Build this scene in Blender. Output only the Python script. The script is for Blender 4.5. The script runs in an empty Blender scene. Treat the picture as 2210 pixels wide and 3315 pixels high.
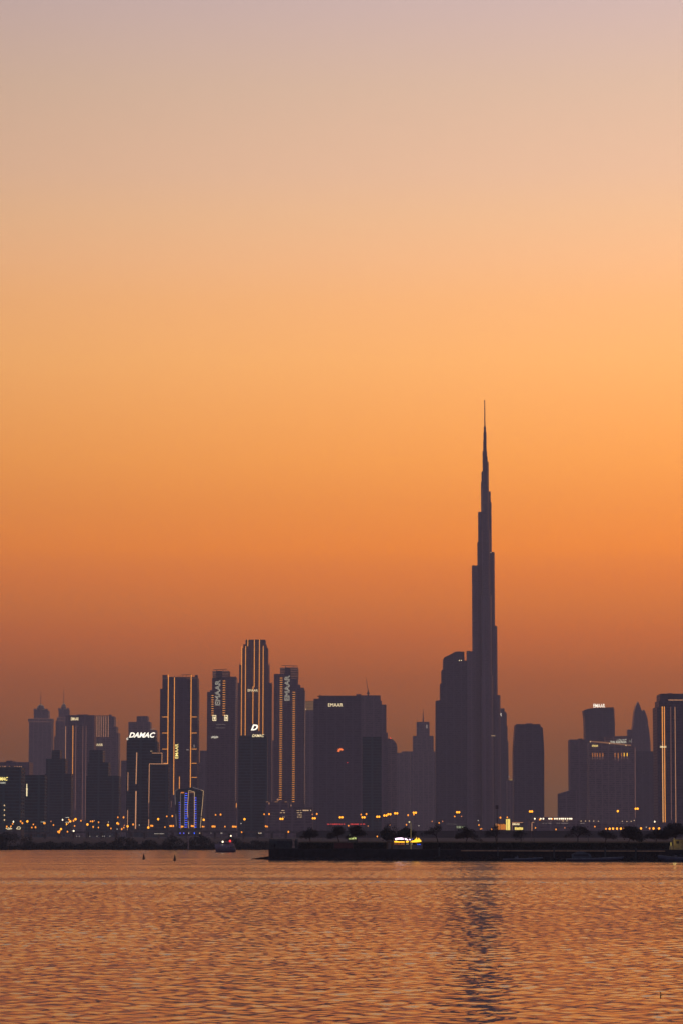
import bpy, math, random
import numpy as np
from mathutils import Vector

R = math.radians
SC = bpy.context.scene
COL = SC.collection

# ------------------------------------------------------------------ camera
F_PX, H_PX, W_PX = 9000.0, 3315.0, 2210.0
CAM_H = 8.0
PITCH = math.atan((2700 - 1657.5) / F_PX)
cam_data = bpy.data.cameras.new("camera")
cam = bpy.data.objects.new("camera", cam_data)
COL.objects.link(cam)
cam.location = (0, 0, CAM_H)
cam.rotation_euler = (R(90) + PITCH, 0, 0)
cam_data.sensor_fit = 'VERTICAL'
cam_data.sensor_height = 36
cam_data.lens = 36 * F_PX / H_PX
cam_data.clip_start = 0.5
cam_data.clip_end = 30000
SC.camera = cam

# ------------------------------------------------------------------ sky
def lin(c):
    c = c / 255.0
    return c / 12.92 if c <= 0.04045 else ((c + 0.055) / 1.055) ** 2.4
def L(r, g, b, k=1.0):
    return (lin(r) * k, lin(g) * k, lin(b) * k, 1)

SUN_AZ = R(25)      # right of the frame, from +Y
SUN_EL = R(1.0)
world = bpy.data.worlds.new("World")
SC.world = world
world.use_nodes = True
nt = world.node_tree
nt.nodes.clear()
N = nt.nodes.new
def lk(a, b): nt.links.new(a, b)
out = N('ShaderNodeOutputWorld')
bg = N('ShaderNodeBackground')
lk(bg.outputs[0], out.inputs[0])
tc = N('ShaderNodeTexCoord')
sep = N('ShaderNodeSeparateXYZ'); lk(tc.outputs['Generated'], sep.inputs[0])
flat = N('ShaderNodeCombineXYZ'); lk(sep.outputs[0], flat.inputs[0]); lk(sep.outputs[1], flat.inputs[1])
nrm = N('ShaderNodeVectorMath'); nrm.operation = 'NORMALIZE'; lk(flat.outputs[0], nrm.inputs[0])
dot = N('ShaderNodeVectorMath'); dot.operation = 'DOT_PRODUCT'; lk(nrm.outputs[0], dot.inputs[0])
dot.inputs[1].default_value = (math.sin(SUN_AZ), math.cos(SUN_AZ), 0)
def ramp(stops, zmax):
    mr = N('ShaderNodeMapRange'); lk(sep.outputs[2], mr.inputs[0])
    mr.inputs[1].default_value = 0; mr.inputs[2].default_value = zmax
    cr = N('ShaderNodeValToRGB'); lk(mr.outputs[0], cr.inputs[0])
    e = cr.color_ramp.elements
    while len(e) < len(stops): e.new(0.5)
    for i, (z, c) in enumerate(stops):
        e[i].position = z / zmax
        e[i].color = tuple(c[:3]) + (1,)
    return cr
def elev_sin(y):
    v = (1657.5 - y) / F_PX
    d = Vector((0, math.cos(PITCH) - v * math.sin(PITCH), math.sin(PITCH) + v * math.cos(PITCH)))
    return d.normalized().z
# afterglow colours from the horizon up (linear)
SKYCOL = [(0, (0.7103, 0.5116, 0.4697)), (280, (0.8378, 0.5601, 0.4052)), (560, (0.9808, 0.5923, 0.3751)), (700, (1.0801, 0.6111, 0.3269)), (840, (1.1772, 0.6077, 0.2831)), (980, (1.2543, 0.5952, 0.2199)), (1170, (1.3394, 0.5944, 0.1672)), (1355, (1.3649, 0.5351, 0.1106)), (1495, (1.3795, 0.4869, 0.0695)), (1636, (1.3519, 0.4132, 0.0372)), (1776, (1.3881, 0.3600, 0.0055)), (1870, (1.2177, 0.2891, 0.0021)), (1963, (1.0195, 0.2395, 0.0020)), (2057, (0.8270, 0.1757, 0.0020)), (2197, (0.5280, 0.1191, 0.0020)), (2400, (0.3128, 0.0892, 0.0031)), (2600, (0.2039, 0.0823, 0.0151))]
SUNSIDE = [(elev_sin(y), c) for y, c in reversed(SKYCOL)] + [(0.45, (0.44, 0.34, 0.35)), (0.90, (0.16, 0.18, 0.26))]
ANTI = [
    (0.00, (0.100, 0.115, 0.200)),
    (0.10, (0.200, 0.165, 0.280)),
    (0.25, (0.240, 0.200, 0.330)),
    (0.90, (0.190, 0.195, 0.330)),
]
r1 = ramp(SUNSIDE, 0.9)
r2 = ramp(ANTI, 0.9)
fac = N('ShaderNodeMapRange'); fac.interpolation_type = 'SMOOTHSTEP'
lk(dot.outputs['Value'], fac.inputs[0])
fac.inputs[1].default_value = 0.35; fac.inputs[2].default_value = 0.84
mix = N('ShaderNodeMix'); mix.data_type = 'RGBA'
lk(fac.outputs[0], mix.inputs[0]); lk(r2.outputs[0], mix.inputs[6]); lk(r1.outputs[0], mix.inputs[7])
side = N('ShaderNodeMapRange'); lk(dot.outputs['Value'], side.inputs[0])
side.inputs[1].default_value = 0.80; side.inputs[2].default_value = 1.0
side.inputs[3].default_value = 0.76; side.inputs[4].default_value = 1.22
mul = N('ShaderNodeVectorMath'); mul.operation = 'SCALE'
lk(mix.outputs[2], mul.inputs[0]); lk(side.outputs[0], mul.inputs['Scale'])
sky = N('ShaderNodeTexSky'); sky.sky_type = 'NISHITA'; sky.sun_disc = False
sky.sun_elevation = SUN_EL; sky.sun_rotation = SUN_AZ
sky.air_density = 1.5; sky.dust_density = 3.0
skys = N('ShaderNodeVectorMath'); skys.operation = 'SCALE'; lk(sky.outputs[0], skys.inputs[0])
skys.inputs['Scale'].default_value = 0.02
add = N('ShaderNodeVectorMath'); add.operation = 'ADD'
lk(mul.outputs[0], add.inputs[0]); lk(skys.outputs[0], add.inputs[1])
lk(add.outputs[0], bg.inputs[0]); bg.inputs[1].default_value = 1.0

sun_d = bpy.data.lights.new("sun", 'SUN')
sun = bpy.data.objects.new("sun", sun_d); COL.objects.link(sun)
sun_d.energy = 0.02; sun_d.angle = R(3); sun_d.color = (1.0, 0.5, 0.25)
sdir = Vector((math.sin(SUN_AZ) * math.cos(SUN_EL), math.cos(SUN_AZ) * math.cos(SUN_EL), math.sin(SUN_EL)))
sun.rotation_euler = sdir.to_track_quat('Z', 'Y').to_euler()

SC.view_settings.view_transform = 'Standard'
SC.view_settings.look = 'None'
SC.view_settings.exposure = 0
SC.view_settings.gamma = 1
SC.cycles.use_denoising = True
SC.cycles.max_bounces = 5
SC.cycles.volume_bounces = 0
SC.cycles.sample_clamp_indirect = 3

# ------------------------------------------------------------------ projection
CP, SP = math.cos(PITCH), math.sin(PITCH)
def P(px, py, Y):
    """world X, Z of what the photo shows at pixel (px, py) when it stands Y metres away"""
    u = (px - W_PX / 2) / F_PX; v = (H_PX / 2 - py) / F_PX
    dy = CP - v * SP; dz = SP + v * CP
    return u * Y / dy, CAM_H + dz * Y / dy
def PX(px, py, Y): return P(px, py, Y)[0]
def PZ(py, Y): return P(1105, py, Y)[1]
def M1(Y): return Y / F_PX      # metres per photo pixel

# ------------------------------------------------------------------ mesh builder
class MB:
    def __init__(s): s.v = []; s.f = []
    def add(s, vs, fs):
        b = len(s.v); s.v += [tuple(q) for q in vs]; s.f += [tuple(b + i for i in f) for f in fs]; return s
    def box(s, x0, x1, y0, y1, z0, z1):
        if x0 > x1: x0, x1 = x1, x0
        if z0 > z1: z0, z1 = z1, z0
        return s.add([(x0,y0,z0),(x1,y0,z0),(x1,y1,z0),(x0,y1,z0),(x0,y0,z1),(x1,y0,z1),(x1,y1,z1),(x0,y1,z1)],
                     [(0,3,2,1),(4,5,6,7),(0,1,5,4),(1,2,6,5),(2,3,7,6),(3,0,4,7)])
    def prism_xz(s, poly, y0, y1):
        a = sum(poly[i][0]*poly[(i+1)%len(poly)][1]-poly[(i+1)%len(poly)][0]*poly[i][1] for i in range(len(poly)))
        if a < 0: poly = poly[::-1]
        n = len(poly)
        vs = [(x, y0, z) for x, z in poly] + [(x, y1, z) for x, z in poly]
        fs = [tuple(range(n)), tuple(range(2*n-1, n-1, -1))] + [(i+n, (i+1)%n+n, (i+1)%n, i) for i in range(n)]
        return s.add(vs, [f if k < 2 else f for k, f in enumerate(fs)])
    def prism_xy(s, poly, z0, z1, top=None):
        a = sum(poly[i][0]*poly[(i+1)%len(poly)][1]-poly[(i+1)%len(poly)][0]*poly[i][1] for i in range(len(poly)))
        if a < 0:
            poly = poly[::-1]
            if top: top = top[::-1]
        top = top or poly
        n = len(poly)
        vs = [(x, y, z0) for x, y in poly] + [(x, y, z1) for x, y in top]
        return s.add(vs, [tuple(range(n-1, -1, -1)), tuple(range(n, 2*n))] + [(i, (i+1)%n, (i+1)%n+n, i+n) for i in range(n)])
    def tube(s, p, q, r0, r1, n=5):
        p = Vector(p); q = Vector(q); d = (q - p)
        if d.length < 1e-6: return s
        d.normalize()
        u = d.cross(Vector((0, 0, 1)) if abs(d.z) < .9 else Vector((1, 0, 0))).normalized(); w = d.cross(u)
        vs = []
        for c, r in ((p, r0), (q, r1)):
            for i in range(n):
                a = 2*math.pi*i/n
                vs.append(c + (u*math.cos(a) + w*math.sin(a))*r)
        fs = [(i, (i+1)%n, (i+1)%n+n, i+n) for i in range(n)] + [tuple(range(n-1,-1,-1)), tuple(range(n, 2*n))]
        return s.add(vs, fs)
    def lathe(s, prof, cx, cy, n=12, sx=1, sy=1):
        b = []; fs = []
        for r, z in prof:
            for i in range(n):
                a = 2*math.pi*i/n
                b.append((cx + r*sx*math.cos(a), cy + r*sy*math.sin(a), z))
        for k in range(len(prof)-1):
            for i in range(n):
                j = (i+1) % n
                fs.append((k*n+i, k*n+j, (k+1)*n+j, (k+1)*n+i))
        fs.append(tuple(range(n-1, -1, -1))); fs.append(tuple((len(prof)-1)*n+i for i in range(n)))
        return s.add(b, fs)
    def ball(s, cx, cy, cz, rx, ry, rz, n=8, m=5):
        prof = [(max(1e-3, math.sin(math.pi*k/m)), -math.cos(math.pi*k/m)) for k in range(m+1)]
        b = []; fs = []
        for r, z in prof:
            for i in range(n):
                a = 2*math.pi*i/n
                b.append((cx + r*rx*math.cos(a), cy + r*ry*math.sin(a), cz + z*rz))
        for k in range(m):
            for i in range(n):
                j = (i+1) % n
                fs.append((k*n+i, k*n+j, (k+1)*n+j, (k+1)*n+i))
        return s.add(b, fs)
    def loft(s, rings, cap=True):
        n = len(rings[0]); b = [q for r in rings for q in r]; fs = []
        for k in range(len(rings)-1):
            for i in range(n):
                j = (i+1) % n
                fs.append((k*n+i, (k+1)*n+i, (k+1)*n+j, k*n+j))
        if cap: fs.append(tuple(range(n))); fs.append(tuple((len(rings)-1)*n+i for i in range(n-1, -1, -1)))
        return s.add(b, fs)
    def leaf(s, c, size, rng):
        c = Vector(c)
        a = Vector((rng.gauss(0,1), rng.gauss(0,1), rng.gauss(0,1))).normalized()*size
        b = a.cross(Vector((rng.gauss(0,1), rng.gauss(0,1), rng.gauss(0,1)))).normalized()*size*.6
        return s.add([c-a, c-b*.8, c+a, c+b], [(0,1,2,3)])
    def build(s, name, mat, parent=None, smooth=False):
        me = bpy.data.meshes.new(name)
        o = (0, 0, 0)
        p = parent
        while p is not None:
            o = tuple(a + b for a, b in zip(o, p.location)); p = p.parent
        me.from_pydata([(x-o[0], y-o[1], z-o[2]) for x, y, z in s.v], [], s.f)
        me.materials.append(mat)
        if smooth: me.polygons.foreach_set('use_smooth', [True]*len(me.polygons))
        ob = bpy.data.objects.new(name, me); COL.objects.link(ob); ob.parent = parent
        return ob

def tag(o, label=None, cat=None, group=None, kind=None):
    if label: o['label'] = label
    if cat: o['category'] = cat
    if group: o['group'] = group
    if kind: o['kind'] = kind
    return o
def thing(name, label, cat, loc, group=None):
    o = bpy.data.objects.new(name, None); COL.objects.link(o); o.location = loc
    o.empty_display_size = 2
    return tag(o, label, cat, group)
def struct(o): o['kind'] = 'structure'; return o

# ------------------------------------------------------------------ materials
def new_mat(name):
    m = bpy.data.materials.new(name); m.use_nodes = True
    return m, m.node_tree, m.node_tree.nodes['Principled BSDF']
def plain(name, col, rough=.7, scale=1.0, var=.35, metal=0.0):
    m, t, b = new_mat(name)
    n = t.nodes.new('ShaderNodeTexNoise'); n.inputs['Scale'].default_value = scale; n.inputs['Detail'].default_value = 4
    g = t.nodes.new('ShaderNodeNewGeometry'); t.links.new(g.outputs['Position'], n.inputs['Vector'])
    r = t.nodes.new('ShaderNodeValToRGB'); t.links.new(n.outputs[0], r.inputs[0])
    r.color_ramp.elements[0].position = .3; r.color_ramp.elements[1].position = .7
    r.color_ramp.elements[0].color = tuple(c*(1-var) for c in col) + (1,)
    r.color_ramp.elements[1].color = tuple(c*(1+var) for c in col) + (1,)
    t.links.new(r.outputs[0], b.inputs['Base Color'])
    b.inputs['Roughness'].default_value = rough; b.inputs['Metallic'].default_value = metal
    if rough > .82: b.inputs['Specular IOR Level'].default_value = .05
    return m
def facade(name, col, floor=3.7, bay=3.3, pil=13.0, rough=.35):
    m, t, b = new_mat(name)
    n = lambda k: t.nodes.new(k)
    g = n('ShaderNodeNewGeometry'); s = n('ShaderNodeSeparateXYZ'); t.links.new(g.outputs['Position'], s.inputs[0])
    def math_(op, a, bb):
        q = n('ShaderNodeMath'); q.operation = op
        for i, x in enumerate((a, bb)):
            if x is None: continue
            if isinstance(x, (int, float)): q.inputs[i].default_value = x
            else: t.links.new(x, q.inputs[i])
        return q.outputs[0]
    xy = math_('ADD', s.outputs[0], s.outputs[1])
    zf = math_('DIVIDE', s.outputs[2], floor); xf = math_('DIVIDE', xy, bay)
    cv = n('ShaderNodeCombineXYZ'); t.links.new(math_('FLOOR', xf, None), cv.inputs[0]); t.links.new(math_('FLOOR', zf, None), cv.inputs[2])
    wn = n('ShaderNodeTexWhiteNoise'); t.links.new(cv.outputs[0], wn.inputs['Vector'])
    slab = math_('LESS_THAN', math_('FRACT', zf, None), .28)
    pl = math_('LESS_THAN', math_('FRACT', math_('DIVIDE', xy, pil), None), .14)
    msk = math_('MAXIMUM', slab, pl)
    r = n('ShaderNodeValToRGB'); t.links.new(wn.outputs['Value'], r.inputs[0])
    r.color_ramp.elements[0].color = tuple(c*.35 for c in col) + (1,)
    r.color_ramp.elements[1].color = tuple(c*.8 for c in col) + (1,)
    mx = n('ShaderNodeMix'); mx.data_type = 'RGBA'; t.links.new(msk, mx.inputs[0]); t.links.new(r.outputs[0], mx.inputs[6])
    mx.inputs[7].default_value = tuple(c*1.1 for c in col) + (1,)
    t.links.new(mx.outputs[2], b.inputs['Base Color'])
    rr = n('ShaderNodeMapRange'); t.links.new(msk, rr.inputs[0]); rr.inputs[3].default_value = rough; rr.inputs[4].default_value = .8
    t.links.new(rr.outputs[0], b.inputs['Roughness'])
    return m
def glow(name, col, k=1.0):
    m, t, b = new_mat(name)
    b.inputs['Base Color'].default_value = (.1, .1, .1, 1)
    b.inputs['Emission Color'].default_value = (col[0], col[1], col[2], 1)
    b.inputs['Emission Strength'].default_value = k
    try: m.cycles.emission_sampling = 'NONE'
    except Exception: pass
    return m

FA = {  # glass, grey, sand and steel carry distant haze's warm mauve in their base colour
 'glass': facade('haze_tinted_glass_facade', (.130, .100, .125)),
 'grey': facade('haze_tinted_panel_facade', (.23, .16, .175), 3.5, 4.0, 16),
 'sand': facade('haze_tinted_stone_facade', (.32, .22, .21), 3.6, 3.6, 11, .6),
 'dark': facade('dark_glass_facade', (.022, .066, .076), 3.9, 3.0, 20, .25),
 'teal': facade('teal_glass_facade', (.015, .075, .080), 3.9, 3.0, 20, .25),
 'steel': facade('haze_tinted_fin_facade', (.20, .135, .155), 3.6, 1.8, 8, .3),
}
G = {
 'strip': glow('orange_strip_light', (1.0, .35, .05), 1.25),
 'strip_dim': glow('dim_strip_light', (.50, .22, .15), .55),
 'strip_mid': glow('amber_strip_light', (.9, .40, .18), .8),
 'bar': glow('orange_bar_light', (1.0, .34, .06), 1.2),
 'dotl': glow('edge_dot_light', (1.0, .55, .35), .9),
 'sign': glow('cream_sign_light', (1.0, .80, .44), 1.35),
 'sign_white': glow('white_sign_light', (1.0, .90, .74), 1.7),
 'sign_yel': glow('yellow_sign_light', (1.0, .76, .22), 1.6),
 'outline': glow('outline_sign_light', (.62, .58, .44), 1.5),
 'blue': glow('blue_rung_light', (.03, .10, 1.0), 3.0),
 'violet': glow('violet_rung_light', (.10, .10, .9), 2.2),
 'frame': glow('pale_frame_light', (1.0, .62, .30), .75),
 'frame_dim': glow('dim_frame_light', (.45, .36, .34), .55),
 'lamp': glow('sodium_lamp', (1.0, .30, .02), 1.7),
 'lamp_hot': glow('bright_sodium_lamp', (1.0, .34, .015), 2.6),
 'lamp_dim': glow('faint_sodium_lamp', (1.0, .30, .08), 1.1),
 'white': glow('white_lamp', (1.0, .82, .55), 2.4),
 'white_dim': glow('faint_white_lamp', (.9, .78, .62), .8),
 'red': glow('red_lamp', (1.0, .04, .03), 2.2),
 'red_sign': glow('red_sign_light', (.9, .06, .05), .9),
 'win': glow('warm_window_light', (1.0, .66, .32), .95),
 'win_dim': glow('faint_window_light', (.75, .60, .52), .34),
 'yellow': glow('yellow_panel_light', (1.0, .74, .16), 1.15),
 'orange': glow('orange_panel_light', (1.0, .30, .03), .75),
 'green': glow('greenish_window_light', (.70, .80, .25), .8),
 'pale_green': glow('pale_green_window_light', (.55, .62, .34), .5),
 'neon': glow('pink_white_neon', (1.0, .72, .95), 2.4),
 'neon_or': glow('golden_neon', (1.0, .50, .02), 2.0),
 'neon_blue': glow('blue_neon', (.05, .12, 1.0), .9),
 'flower': glow('orange_flower_light', (1.0, .20, .04), 1.5),
 'haze_top': glow('uplit_roof_light', (.85, .36, .14), .28),
}
METAL = plain('painted_pole', (.12, .12, .12), .5)
CONC = plain('weathered_concrete', (.16, .15, .14), .85, .3)
SOIL = plain('sandy_soil', (.050, .050, .052), .95, .05)
LAWN = plain('dark_lawn', (.012, .022, .014), .95, .6)
ROCK = plain('revetment_rock', (.026, .028, .028), .9, .8)
BARK = plain('grey_bark', (.025, .022, .020), .9, 3)
LEAF = plain('dry_leaf', (.022, .024, .019), .8, 2)
LEAF2 = plain('mangrove_leaf', (.016, .028, .022), .8, .6)
HULL = plain('dark_hull_paint', (.030, .045, .075), .35)
HULLW = plain('off_white_gelcoat', (.20, .155, .18), .35)
GLASS = plain('tinted_glass', (.02, .025, .03), .1)
CLOTH = plain('dark_clothing', (.02, .02, .022), .9)
BUOYM = plain('dark_buoy_paint', (.040, .022, .015), .6)

# ------------------------------------------------------------------ water
def water_material(dist=.003, scale=2.2):
    m, t, b = new_mat('creek_water')
    n = lambda k: t.nodes.new(k)
    b.inputs['Base Color'].default_value = (.050, .046, .058, 1)
    sp = n('ShaderNodeSeparateXYZ'); tc0 = n('ShaderNodeTexCoord'); t.links.new(tc0.outputs['Object'], sp.inputs[0])
    rr = n('ShaderNodeMapRange'); t.links.new(sp.outputs[1], rr.inputs[0])
    rr.inputs[1].default_value = 150; rr.inputs[2].default_value = 520; rr.inputs[3].default_value = .06; rr.inputs[4].default_value = .13
    t.links.new(rr.outputs[0], b.inputs['Roughness'])
    b.inputs['IOR'].default_value = 1.45
    tcn = n('ShaderNodeTexCoord')
    mp = n('ShaderNodeMapping'); t.links.new(tcn.outputs['Object'], mp.inputs[0]); mp.inputs['Scale'].default_value = (.8, 1.0, 1)
    nz = n('ShaderNodeTexNoise'); t.links.new(mp.outputs[0], nz.inputs['Vector'])
    nz.inputs['Scale'].default_value = scale; nz.inputs['Detail'].default_value = 3
    bp = n('ShaderNodeBump'); bp.inputs['Strength'].default_value = 1.0; bp.inputs['Distance'].default_value = dist
    t.links.new(nz.outputs[0], bp.inputs['Height']); t.links.new(bp.outputs[0], b.inputs['Normal'])
    return m
def build_water():
    rng = np.random.default_rng(7)
    ys = [70.0]
    while ys[-1] < 1560: ys.append(ys[-1] + max(.17, .00105 * ys[-1]))
    ys = np.array(ys); nc = 481
    t = np.linspace(-1, 1, nc); half = .150 * ys[:, None] + 8
    so = np.concatenate([np.linspace(0, .42, 181)[1:], .42 + .58 * np.linspace(0, 1, 31)[1:] ** 1.4])         # coarser water either side of the finely rippled middle
    outer = half + so[None, :] * (.25 * ys[:, None] + 170)
    X = np.concatenate([-outer[:, ::-1], t[None, :] * half, outer], 1).astype(np.float32); ys = ys.astype(np.float32)
    nc = X.shape[1]; Y = np.repeat(ys[:, None], nc, 1)
    dy = np.gradient(ys)[:, None]; dx = np.gradient(X, axis=1)
    # breeze: rippled near, calmer beyond about 470 m, with long slick bands
    slick = 0
    for k in range(7):
        a = rng.uniform(0, 6.28)
        slick = slick + np.sin(Y / rng.uniform(18, 75) + np.sin(X / rng.uniform(60, 200) + a) * 1.3 + a)
    slick = slick / 3.0
    amp_near = 1.0 + .22 * np.clip(slick, -1.6, 1.6)
    tt = np.clip((Y - 420 - 20 * np.sin(X / 50)) / 50, 0, 1); tt = tt * tt * (3 - 2 * tt)
    band = 0
    for k in range(5):
        band = band + np.sin(Y / rng.uniform(9, 26) + .5 * np.sin(X / rng.uniform(150, 400) + k) + rng.uniform(0, 6))
    band = band / 2.2
    amp = amp_near * (.80 + Y / 620) * (1 - tt) + tt * 2.35 * (1 + .42 * np.clip(band, -1.7, 1.7))
    Z = np.zeros_like(Y)
    for k in range(84):
        # short crossing wavelets: lateral and depth wavelengths drawn apart
        lx = 0.7 * (5.0 / 0.7) ** rng.random(); ly = 0.8 * (7.0 / 0.8) ** rng.random()
        kx = 2*math.pi/lx * (1 if rng.random() < .5 else -1); ky = 2*math.pi/ly
        a = SLOPE * math.sqrt(2 / 84) / max(ky, .75 * abs(kx)) * 1.15
        keep = np.clip((np.minimum(ly / dy, lx / dx) - 2.6) / 1.4, 0, 1)
        # gustiness so that patches come and go
        g = 1 + .8 * (1 - .7 * tt) * np.sin(X / rng.uniform(2, 30) + rng.uniform(0, 6)) * np.sin(Y / rng.uniform(6, 50) + rng.uniform(0, 6))
        Z += a * keep * g * np.sin(kx * X + ky * Y + rng.uniform(0, 6.28))
    Z *= amp
    verts = np.stack([X, Y, Z], -1).reshape(-1, 3)
    nr = len(ys)
    i = np.arange(nr-1)[:, None] * nc + np.arange(nc-1)[None, :]
    faces = np.stack([i, i+1, i+1+nc, i+nc], -1).reshape(-1, 4)
    extra = np.array([(-2400,-90,-.14),(2400,-90,-.14),(2400,1700,-.14),(-2400,1700,-.14)], float)
    nv = len(verts); verts = np.concatenate([verts, extra]); faces = np.concatenate([faces, [[nv,nv+1,nv+2,nv+3]]])
    me = bpy.data.meshes.new('water')
    me.vertices.add(len(verts)); me.vertices.foreach_set('co', verts.ravel())
    me.loops.add(faces.size); me.loops.foreach_set('vertex_index', faces.ravel())
    me.polygons.add(len(faces)); me.polygons.foreach_set('loop_start', np.arange(len(faces))*4)
    me.polygons.foreach_set('loop_total', np.full(len(faces), 4))
    me.polygons.foreach_set('use_smooth', np.ones(len(faces), bool))
    me.update(); me.validate()
    me.materials.append(water_material()); me.materials.append(water_material(.10, .9))
    ci = np.arange(len(faces)) % (nc - 1); mi = ((ci < 32) | (ci >= nc - 33)).astype(np.int32); mi[-1] = 1
    me.polygons.foreach_set('material_index', mi)
    o = bpy.data.objects.new('water', me); COL.objects.link(o); struct(o)
SLOPE = 0.032
build_water()

# ------------------------------------------------------------------ ground
GZ = 4.0
g = MB()
g.add([(-2350,1475,-.4),(2350,1475,-.4),(2350,1500,2.6),(-2350,1500,2.6),(2350,2250,GZ),(-2350,2250,GZ),(2350,9300,GZ),(-2350,9300,GZ)],
      [(0,1,2,3),(3,2,4,5),(5,4,6,7)])
struct(g.build('ground', SOIL))

# ------------------------------------------------------------------ haze
def build_haze():
    h = MB().box(-2400, 2400, -100, 9500, -2.0, 930).build('haze', None)
    m = bpy.data.materials.new('evening_haze'); m.use_nodes = True
    t = m.node_tree; t.nodes.clear()
    o = t.nodes.new('ShaderNodeOutputMaterial'); v = t.nodes.new('ShaderNodeVolumePrincipled')
    v.inputs['Color'].default_value = (.90, .875, .90, 1)
    v.inputs['Density'].default_value = HAZE
    v.inputs['Anisotropy'].default_value = 0.0
    t.links.new(v.outputs[0], o.inputs['Volume'])
    h.data.materials.clear(); h.data.materials.append(m)
    tag(h, kind='stuff', label='thin evening haze over the creek and city')
HAZE = 7.5e-5
build_haze()

# ------------------------------------------------------------------ lettering
def text_part(txt, x0, x1, ytop, ybot, Y, mat, parent, name='sign', shear=0, bold=0, outline=0, rot=False, thick=.5):
    cu = bpy.data.curves.new(name, 'FONT'); cu.body = txt; cu.shear = shear; cu.offset = bold
    if outline: cu.fill_mode = 'NONE'; cu.bevel_depth = outline; cu.bevel_resolution = 0
    cu.resolution_u = 3
    tmp = bpy.data.objects.new(name, cu); COL.objects.link(tmp)
    bpy.context.view_layer.update()
    me = bpy.data.meshes.new_from_object(tmp.evaluated_get(bpy.context.evaluated_depsgraph_get()))
    bpy.data.objects.remove(tmp); bpy.data.curves.remove(cu)
    co = np.empty(len(me.vertices)*3); me.vertices.foreach_get('co', co); co = co.reshape(-1, 3)
    if rot: co = np.stack([-co[:,1], co[:,0], co[:,2]], 1)
    lo = co.min(0); hi = co.max(0)
    X0, ZT = P(x0, ytop, Y); X1, _ = P(x1, ytop, Y); ZB = PZ(ybot, Y)
    u = (co[:,0]-lo[0])/(hi[0]-lo[0]); w = (co[:,1]-lo[1])/(hi[1]-lo[1])
    d = co[:,2] - lo[2]
    org = Vector((0,0,0)); p = parent
    while p is not None: org += p.location; p = p.parent
    fz = d/max(1e-6, hi[2]-lo[2])*.2 if outline else 0*d
    nc = np.stack([X0+u*(X1-X0)-org.x, Y-thick-fz-org.y, ZB+w*(ZT-ZB)-org.z], 1)
    me.vertices.foreach_set('co', nc.ravel()); me.update()
    me.materials.clear(); me.materials.append(mat)
    o = bpy.data.objects.new(name, me); COL.objects.link(o); o.parent = parent
    if not outline:
        md = o.modifiers.new('depth', 'SOLIDIFY'); md.thickness = .3; md.offset = 0
    return o

# ------------------------------------------------------------------ towers
def tower(name, label, Y, tiers, mat='glass', depth=None, cat='skyscraper', group=None, back=0, base=None):
    """tiers from the top down: (x left, x right, y top[, setback m])"""
    pts = [(PX(a[0], a[2], Y), PX(a[1], a[2], Y), PZ(a[2], Y), a[3] if len(a) > 3 else 0) for a in tiers]
    w = max(p[1] for p in pts) - min(p[0] for p in pts)
    D = depth or max(18, min(55, .85*w))
    zb = GZ if base is None else PZ(base, Y)
    xc = (pts[-1][0]+pts[-1][1])/2
    root = thing(name, label, cat, (xc, Y + D/2, zb), group)
    mb = MB()
    for i, (a, b, z, sb) in enumerate(pts):
        z0 = pts[i+1][2] if i+1 < len(pts) else zb
        k = 1 if b-a > 8 else 0
        mb.box(a, b, Y+sb, Y+D-sb*.5, z0, z)
        # parapet upstand
    mb.build('body', FA[mat], root)
    # parapets on each terrace
    pr = MB()
    for i, (a, b, z, sb) in enumerate(pts):
        if i == 0 and b-a > 10:
            pr.box(a+.4, b-.4, Y+sb+.3, Y+sb+1.0, z, z+1.2); pr.box(a+.4, a+1.1, Y+sb+1.0, Y+D-2, z, z+1.2); pr.box(b-1.1, b-.4, Y+sb+1.0, Y+D-2, z, z+1.2)
    if pr.v: pr.build('parapet', FA[mat], root)
    root['_Y'] = Y
    return root
def strip(root, x0, y0, x1, y1, w=2.0, mat='strip', Y=None, name='light_strip', dy=.5):
    Y = Y or root['_Y']; h = w*.85*M1(Y)/2
    A = P(x0, y0, Y); B = P(x1, y1, Y); mb = MB()
    if abs(A[0]-B[0]) > abs(A[1]-B[1]): poly = [(A[0],A[1]-h),(B[0],B[1]-h),(B[0],B[1]+h),(A[0],A[1]+h)]
    else: poly = [(A[0]-h,A[1]),(A[0]+h,A[1]),(B[0]+h,B[1]),(B[0]-h,B[1])]
    return mb.prism_xz(poly, Y-dy, Y-.02).build(name, G[mat], root)
def panel(root, x0, x1, y0, y1, mat='win', name='lit_window', Y=None, dy=.3):
    Y = Y or root['_Y']
    X0, Z0 = P(x0, y0, Y); X1, Z1 = P(x1, y1, Y)
    return MB().box(X0, X0 + (x1-x0)*M1(Y)*1.0, Y-dy, Y-.02, Z1, Z0).build(name, G[mat] if isinstance(mat, str) else mat, root)
def dots(root, x0, y0, x1, y1, n, r, mat='dotl', name='edge_lights', Y=None):
    Y = Y or root['_Y']; mb = MB(); rr = r*M1(Y)
    for i in range(n):
        t = i/(n-1); X, Z = P(x0+(x1-x0)*t, y0+(y1-y0)*t, Y)
        mb.box(X-rr*1.2, X+rr*1.2, Y-.5, Y-.02, Z-rr*.8, Z+rr*.8)
    return mb.build(name, G[mat], root)
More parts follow.
